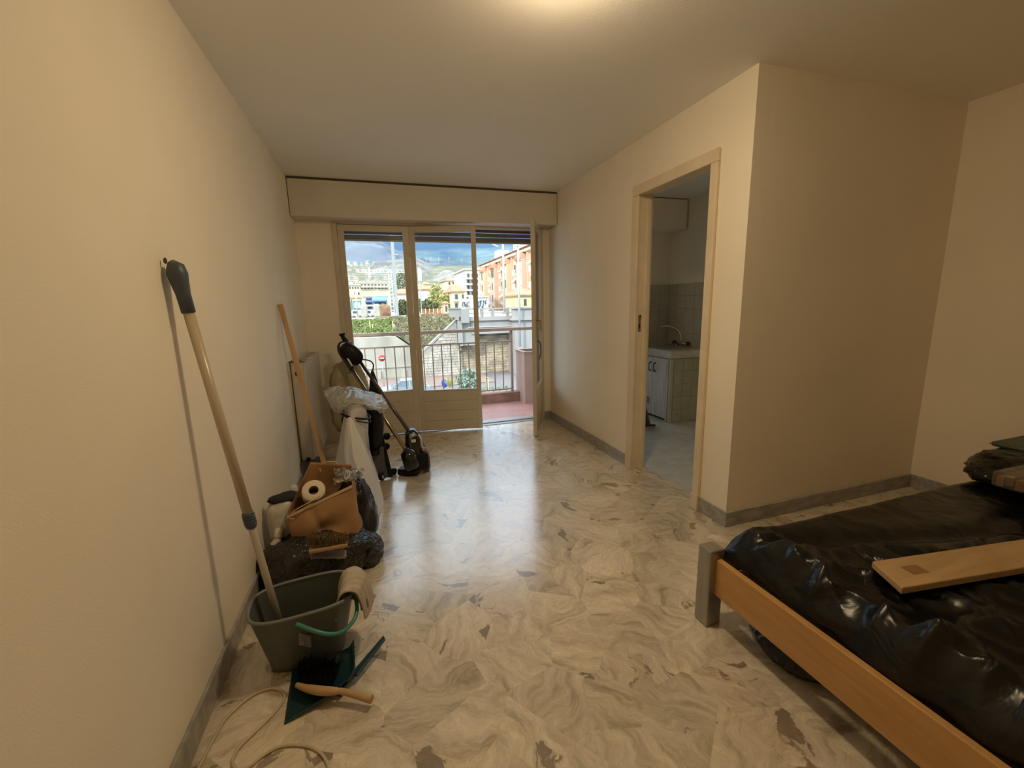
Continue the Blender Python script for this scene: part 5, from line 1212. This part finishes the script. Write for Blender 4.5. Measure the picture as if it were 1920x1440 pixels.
for i, px in enumerate((684, 707)):
    b_ = V(px, 594, 62); b_.z = YZ + .85; t = tag(blob(b_, (.42, .4, .95), 100 + i, .2, 3, nu=20, nv=14, sq=.6).build('concrete_stub', MT['conc'], smooth=False), ['left concrete stub beside the railway edge', 'right concrete stub beside the railway edge'][i], 'post')
rs_ = V(722, 574, 64); rs_.z = YZ + .85
tag(blob(rs_, (.8, .6, .95), 111, .3, 4, nu=24, nv=16).build('red_shrub', mat('red_leaves', (.45, .17, .12), rough=.9, col2=(.20, .2, .1), vs=2)), 'reddish shrub left of the lattice column', 'shrub')
struct('fence_rail_edge', MB().box((V(705, 600, 56).x, 56.0, YZ), (V(745, 600, 56).x, 56.1, YZ + .28)), mat('rust_band', (.35, .26, .20), rough=.9, var=.15))
nt_ = thing('orange_netting', 'orange safety netting along the track in the middle pane', 'netting', V(812, 592, 58))
for j in range(4):
    MB().box((V(790, 580 + j * 2.5, 58).x, 58, V(810, 580 + j * 2.5 + 1.6, 58).z), (V(829 - j, 580, 58).x, 58.06, V(810, 580 + j * 2.5, 58).z)).build('netting_band', mat('orange_net', (.60, .26, .09), rough=.8, var=.15), nt_)
for k in range(6): a = V(791 + k * 7.4, 592, 58); a.z = YZ - .05; MB().tube([a, a + Vector((0, 0, 1.1))], .05, 6).build('picket', MT['white'], nt_)
struct('fence_rusty', MB().box((V(789, 595, 57).x, 57, YZ - .1), (V(845, 595, 57).x, 57.1, V(815, 588.5, 57).z)), mat('rusty_fence', (.26, .17, .12), rough=.9, var=.2))
bh = bld('brick_hut', 'small red brick hut with white base at the bridge end', 'hut', 832, 841, 568, 594, 62, 2, 'peach2', 'tile', .25, [(835, 838, 574, 584)], over=.1)

# ---- trees and plants
def tree(name, label, px, py, Y, rx, rz, mats, seed, trunk=True, n=900, leaf_=.3, cat='tree'):
    c = V(px, py, Y); t = thing(name, label, cat, (c.x, Y, c.z - rz)); rnd = random.Random(seed); m = MB()
    for i in range(n):
        while True:
            d = Vector((rnd.uniform(-1, 1), rnd.uniform(-1, 1), rnd.uniform(-1, 1)))
            if .35 < d.length < 1: break
        p = c + Vector((d.x * rx, d.y * rx, d.z * rz)) * (1 + .25 * nz(d, 1.6, seed)); a = Vector((rnd.uniform(-1, 1), rnd.uniform(-1, 1), rnd.uniform(-1, 1))).normalized(); b = a.orthogonal().normalized(); e = a.cross(b); s_ = leaf_ * rnd.uniform(.6, 1.3)
        m.add([p + b * s_, p + e * s_ * .55, p - b * s_, p - e * s_ * .55], [(0, 1, 2, 3)])
    o = m.build('foliage', mats, t, fixn=False, smooth=False); o['kind'] = 'stuff'
    if trunk: MB().tube([(c.x, Y, c.z - rz * 1.5), (c.x, Y, c.z)], [rx * .09, rx * .04], 8).build('trunk', mat(name + '_bark', (.14, .10, .07), rough=.9), t)
    return t
YG = mat('yellow_green_leaf', (.36, .38, .12), rough=.85, col2=(.55, .52, .22), vs=.8); DG = mat('dark_green_leaf', (.10, .13, .06), rough=.85, col2=(.2, .22, .1), vs=.8); BG = mat('blue_green_leaf', (.20, .29, .22), rough=.8, col2=(.36, .45, .36), vs=1.5)
tree('poplar', 'yellow green tree in the centre of the view beyond the track', 818, 562, 88, 1.7, 3.2, YG, 1)
tree('poplar', 'pale yellow green tree next to the red roof house', 834, 572, 82, 1.3, 2.2, YG, 2)
tree('broadleaf_tree', 'dark green tree in front of the white gable house', 757, 580, 75, 1.1, 1.6, DG, 3)
tree('broadleaf_tree', 'dull green tree on the slope right of the tall mast', 755, 528, 160, 3.0, 3.6, DG, 4)
tree('broadleaf_tree', 'dark low tree behind the orange netting', 800, 575, 66, 1.8, .9, DG, 5, n=500)
tree('blue_shrub', 'blue green shrub at the roadside seen through the middle pane', 877, 716, 36, 1.0, 1.15, BG, 6, n=900, leaf_=.16, cat='shrub')
def spiky(name, label, px, py, Y, n, h, seed, matl):
    c = V(px, py, Y); t = thing(name, label, 'plant', c); rnd = random.Random(seed)
    for i in range(n):
        q_ = rnd.uniform(0, 2 * PI); tilt = rnd.uniform(.15, .9); d = Vector((math.cos(q_) * tilt, math.sin(q_) * tilt, 1)).normalized(); s_ = Vector((-math.sin(q_), math.cos(q_), 0)) * .05; l = h * rnd.uniform(.7, 1.1)
        MB().add([c - s_, c + s_, c + d * l * .6 + s_ * .7, c + d * l + Vector((0, 0, -.1 * l)), c + d * l * .6 - s_ * .7], [(0, 1, 2, 3, 4)]).build('leaf_blade', matl, t, solid=.02)
spiky('yucca', 'spiky yellow green yucca beside the blue road sign', 843, 727, 31.2, 26, 1.0, 3, YG)
for i in range(6):
    spiky('agave', 'low spiky roadside plant behind the railing, ' + ORD[i] + ' from the left', 903 + i * 11.5, 737 - i * 1.2, 30 + (i % 2) * 1.4, 16, .62, 20 + i, BG)
    bpy.data.objects[('agave' if i == 0 else 'agave.%03d' % i)]['group'] = 'roadside agaves'
a = V(914, 728, 31); tag(MB().tube([a + Vector((0, 0, -.8)), a + Vector((0, 0, .75))], .11, 10).lathe([(.12, .75), (.1, .85), (.02, .9)], a, n=10).build('bollard', mat('yellow_bollard', (.66, .60, .26), rough=.6)), 'yellow roadside bollard seen beside the open leaf', 'bollard')

# ---- traffic signs and car
Yn = 42.0
c = V(716, 671.6, Yn); RED = mat('sign_red', (.52, .05, .055), rough=.4)
sg = thing('no_entry_sign', 'red round no entry sign with white bar on a pole before the concrete wall', 'sign', (c.x, Yn, SZ))
MB().lathe([(.005, -.03), (.31, -.03), (.31, 0), (.005, 0)], c, (0, -1, 0), 28).build('sign_disc', RED, sg)
MB().box((c.x - .21, Yn - .05, c.z - .05), (c.x + .21, Yn - .03, c.z + .05)).build('white_bar', MT['white'], sg)
MB().tube([(c.x, Yn + .08, SZ), (c.x, Yn + .08, c.z + .3)], .04, 8).build('pole', MT['polegrey'], sg)
Yk = 33; c = V(833, 719, Yk)
kb_ = thing('blue_sign', 'blue round road sign at the kerb behind the railing', 'sign', (c.x, Yk, SZ))
ax_ = Vector((-.85, -.5, 0)); MB().lathe([(.005, -.03), (.34, -.03), (.34, 0), (.005, 0)], c, ax_, 28).build('sign_disc', mat('sign_blue', (.03, .07, .55), rough=.4), kb_)
MB().tube([c + Vector((.05, .08, -(c.z - SZ))), c + Vector((.05, .08, .3))], .035, 8).build('pole', MT['polegrey'], kb_)

Yc_ = 36.6; c = V(719, 720, Yc_)
cr_ = thing('parked_car', 'silver blue car parked on the street below the balcony', 'car', (c.x + 2.1, Yc_ + .9, SZ))
CP = mat('car_paint', (.42, .50, .56), rough=.25, metal=.3, coat=.5); CG = mat('car_glass', (.16, .22, .26), rough=.08)
X0 = c.x - .35; pf = [(0, .35), (0, .62), (.25, .80), (1.15, .95), (3.9, 1.0), (4.25, .85), (4.3, .35)]
MB().prism([(X0 + a, Yc_, SZ + b) for a, b in pf], (0, 1.75, 0)).build('body', CP, cr_, bevel=.06, seg=3)
cf = [(.95, .93), (1.75, 1.42), (3.3, 1.46), (3.98, 1.0)]
lo = [Vector((X0 + a, Yc_ + .06, SZ + b)) for a, b in cf]; hi = [Vector((X0 + a, Yc_ + 1.69, SZ + b)) for a, b in cf]
for i in (1, 2): lo[i].y += .14; hi[i].y -= .14
m = MB(); m.add(lo + hi, [(0, 1, 2, 3), (7, 6, 5, 4), (0, 4, 5, 1), (2, 6, 7, 3), (3, 7, 4, 0)]); m.build('cabin_glass', CG, cr_)
rf = MB(); rf.prism([lo[1], lo[2], hi[2], hi[1]], (0, 0, .06)); rf.build('roof', CP, cr_, bevel=.02)
for a, b in ((0, 1), (2, 3)):
    MB().bar(lo[a], lo[b], .09, .06).build('pillar', CP, cr_); MB().bar(hi[a], hi[b], .09, .06).build('pillar', CP, cr_)
MB().bar((X0 + 2.5, Yc_ + .06, SZ + .97), (X0 + 2.5, Yc_ + .2, SZ + 1.44), .08, .05).build('pillar', CP, cr_)
MB().box((X0 + 1.05, Yc_ - .02, SZ + .93), (X0 + 3.9, Yc_ + .03, SZ + .97)).build('waist_trim', mat('chrome_trim', (.75, .76, .78), rough=.2, metal=.7), cr_)
MB().box((X0 + 1.2, Yc_ - .14, SZ + .95), (X0 + 1.4, Yc_, SZ + 1.07)).build('mirror', CP, cr_, bevel=.03)
for x in (.8, 3.45):
    for y in (.02, 1.57): MB().lathe([(.12, 0), (.31, 0), (.32, .09), (.31, .18), (.12, .18)], (X0 + x, Yc_ - .02 + y, SZ + .32), (0, 1, 0), 22).build('wheel', MT['win'], cr_)
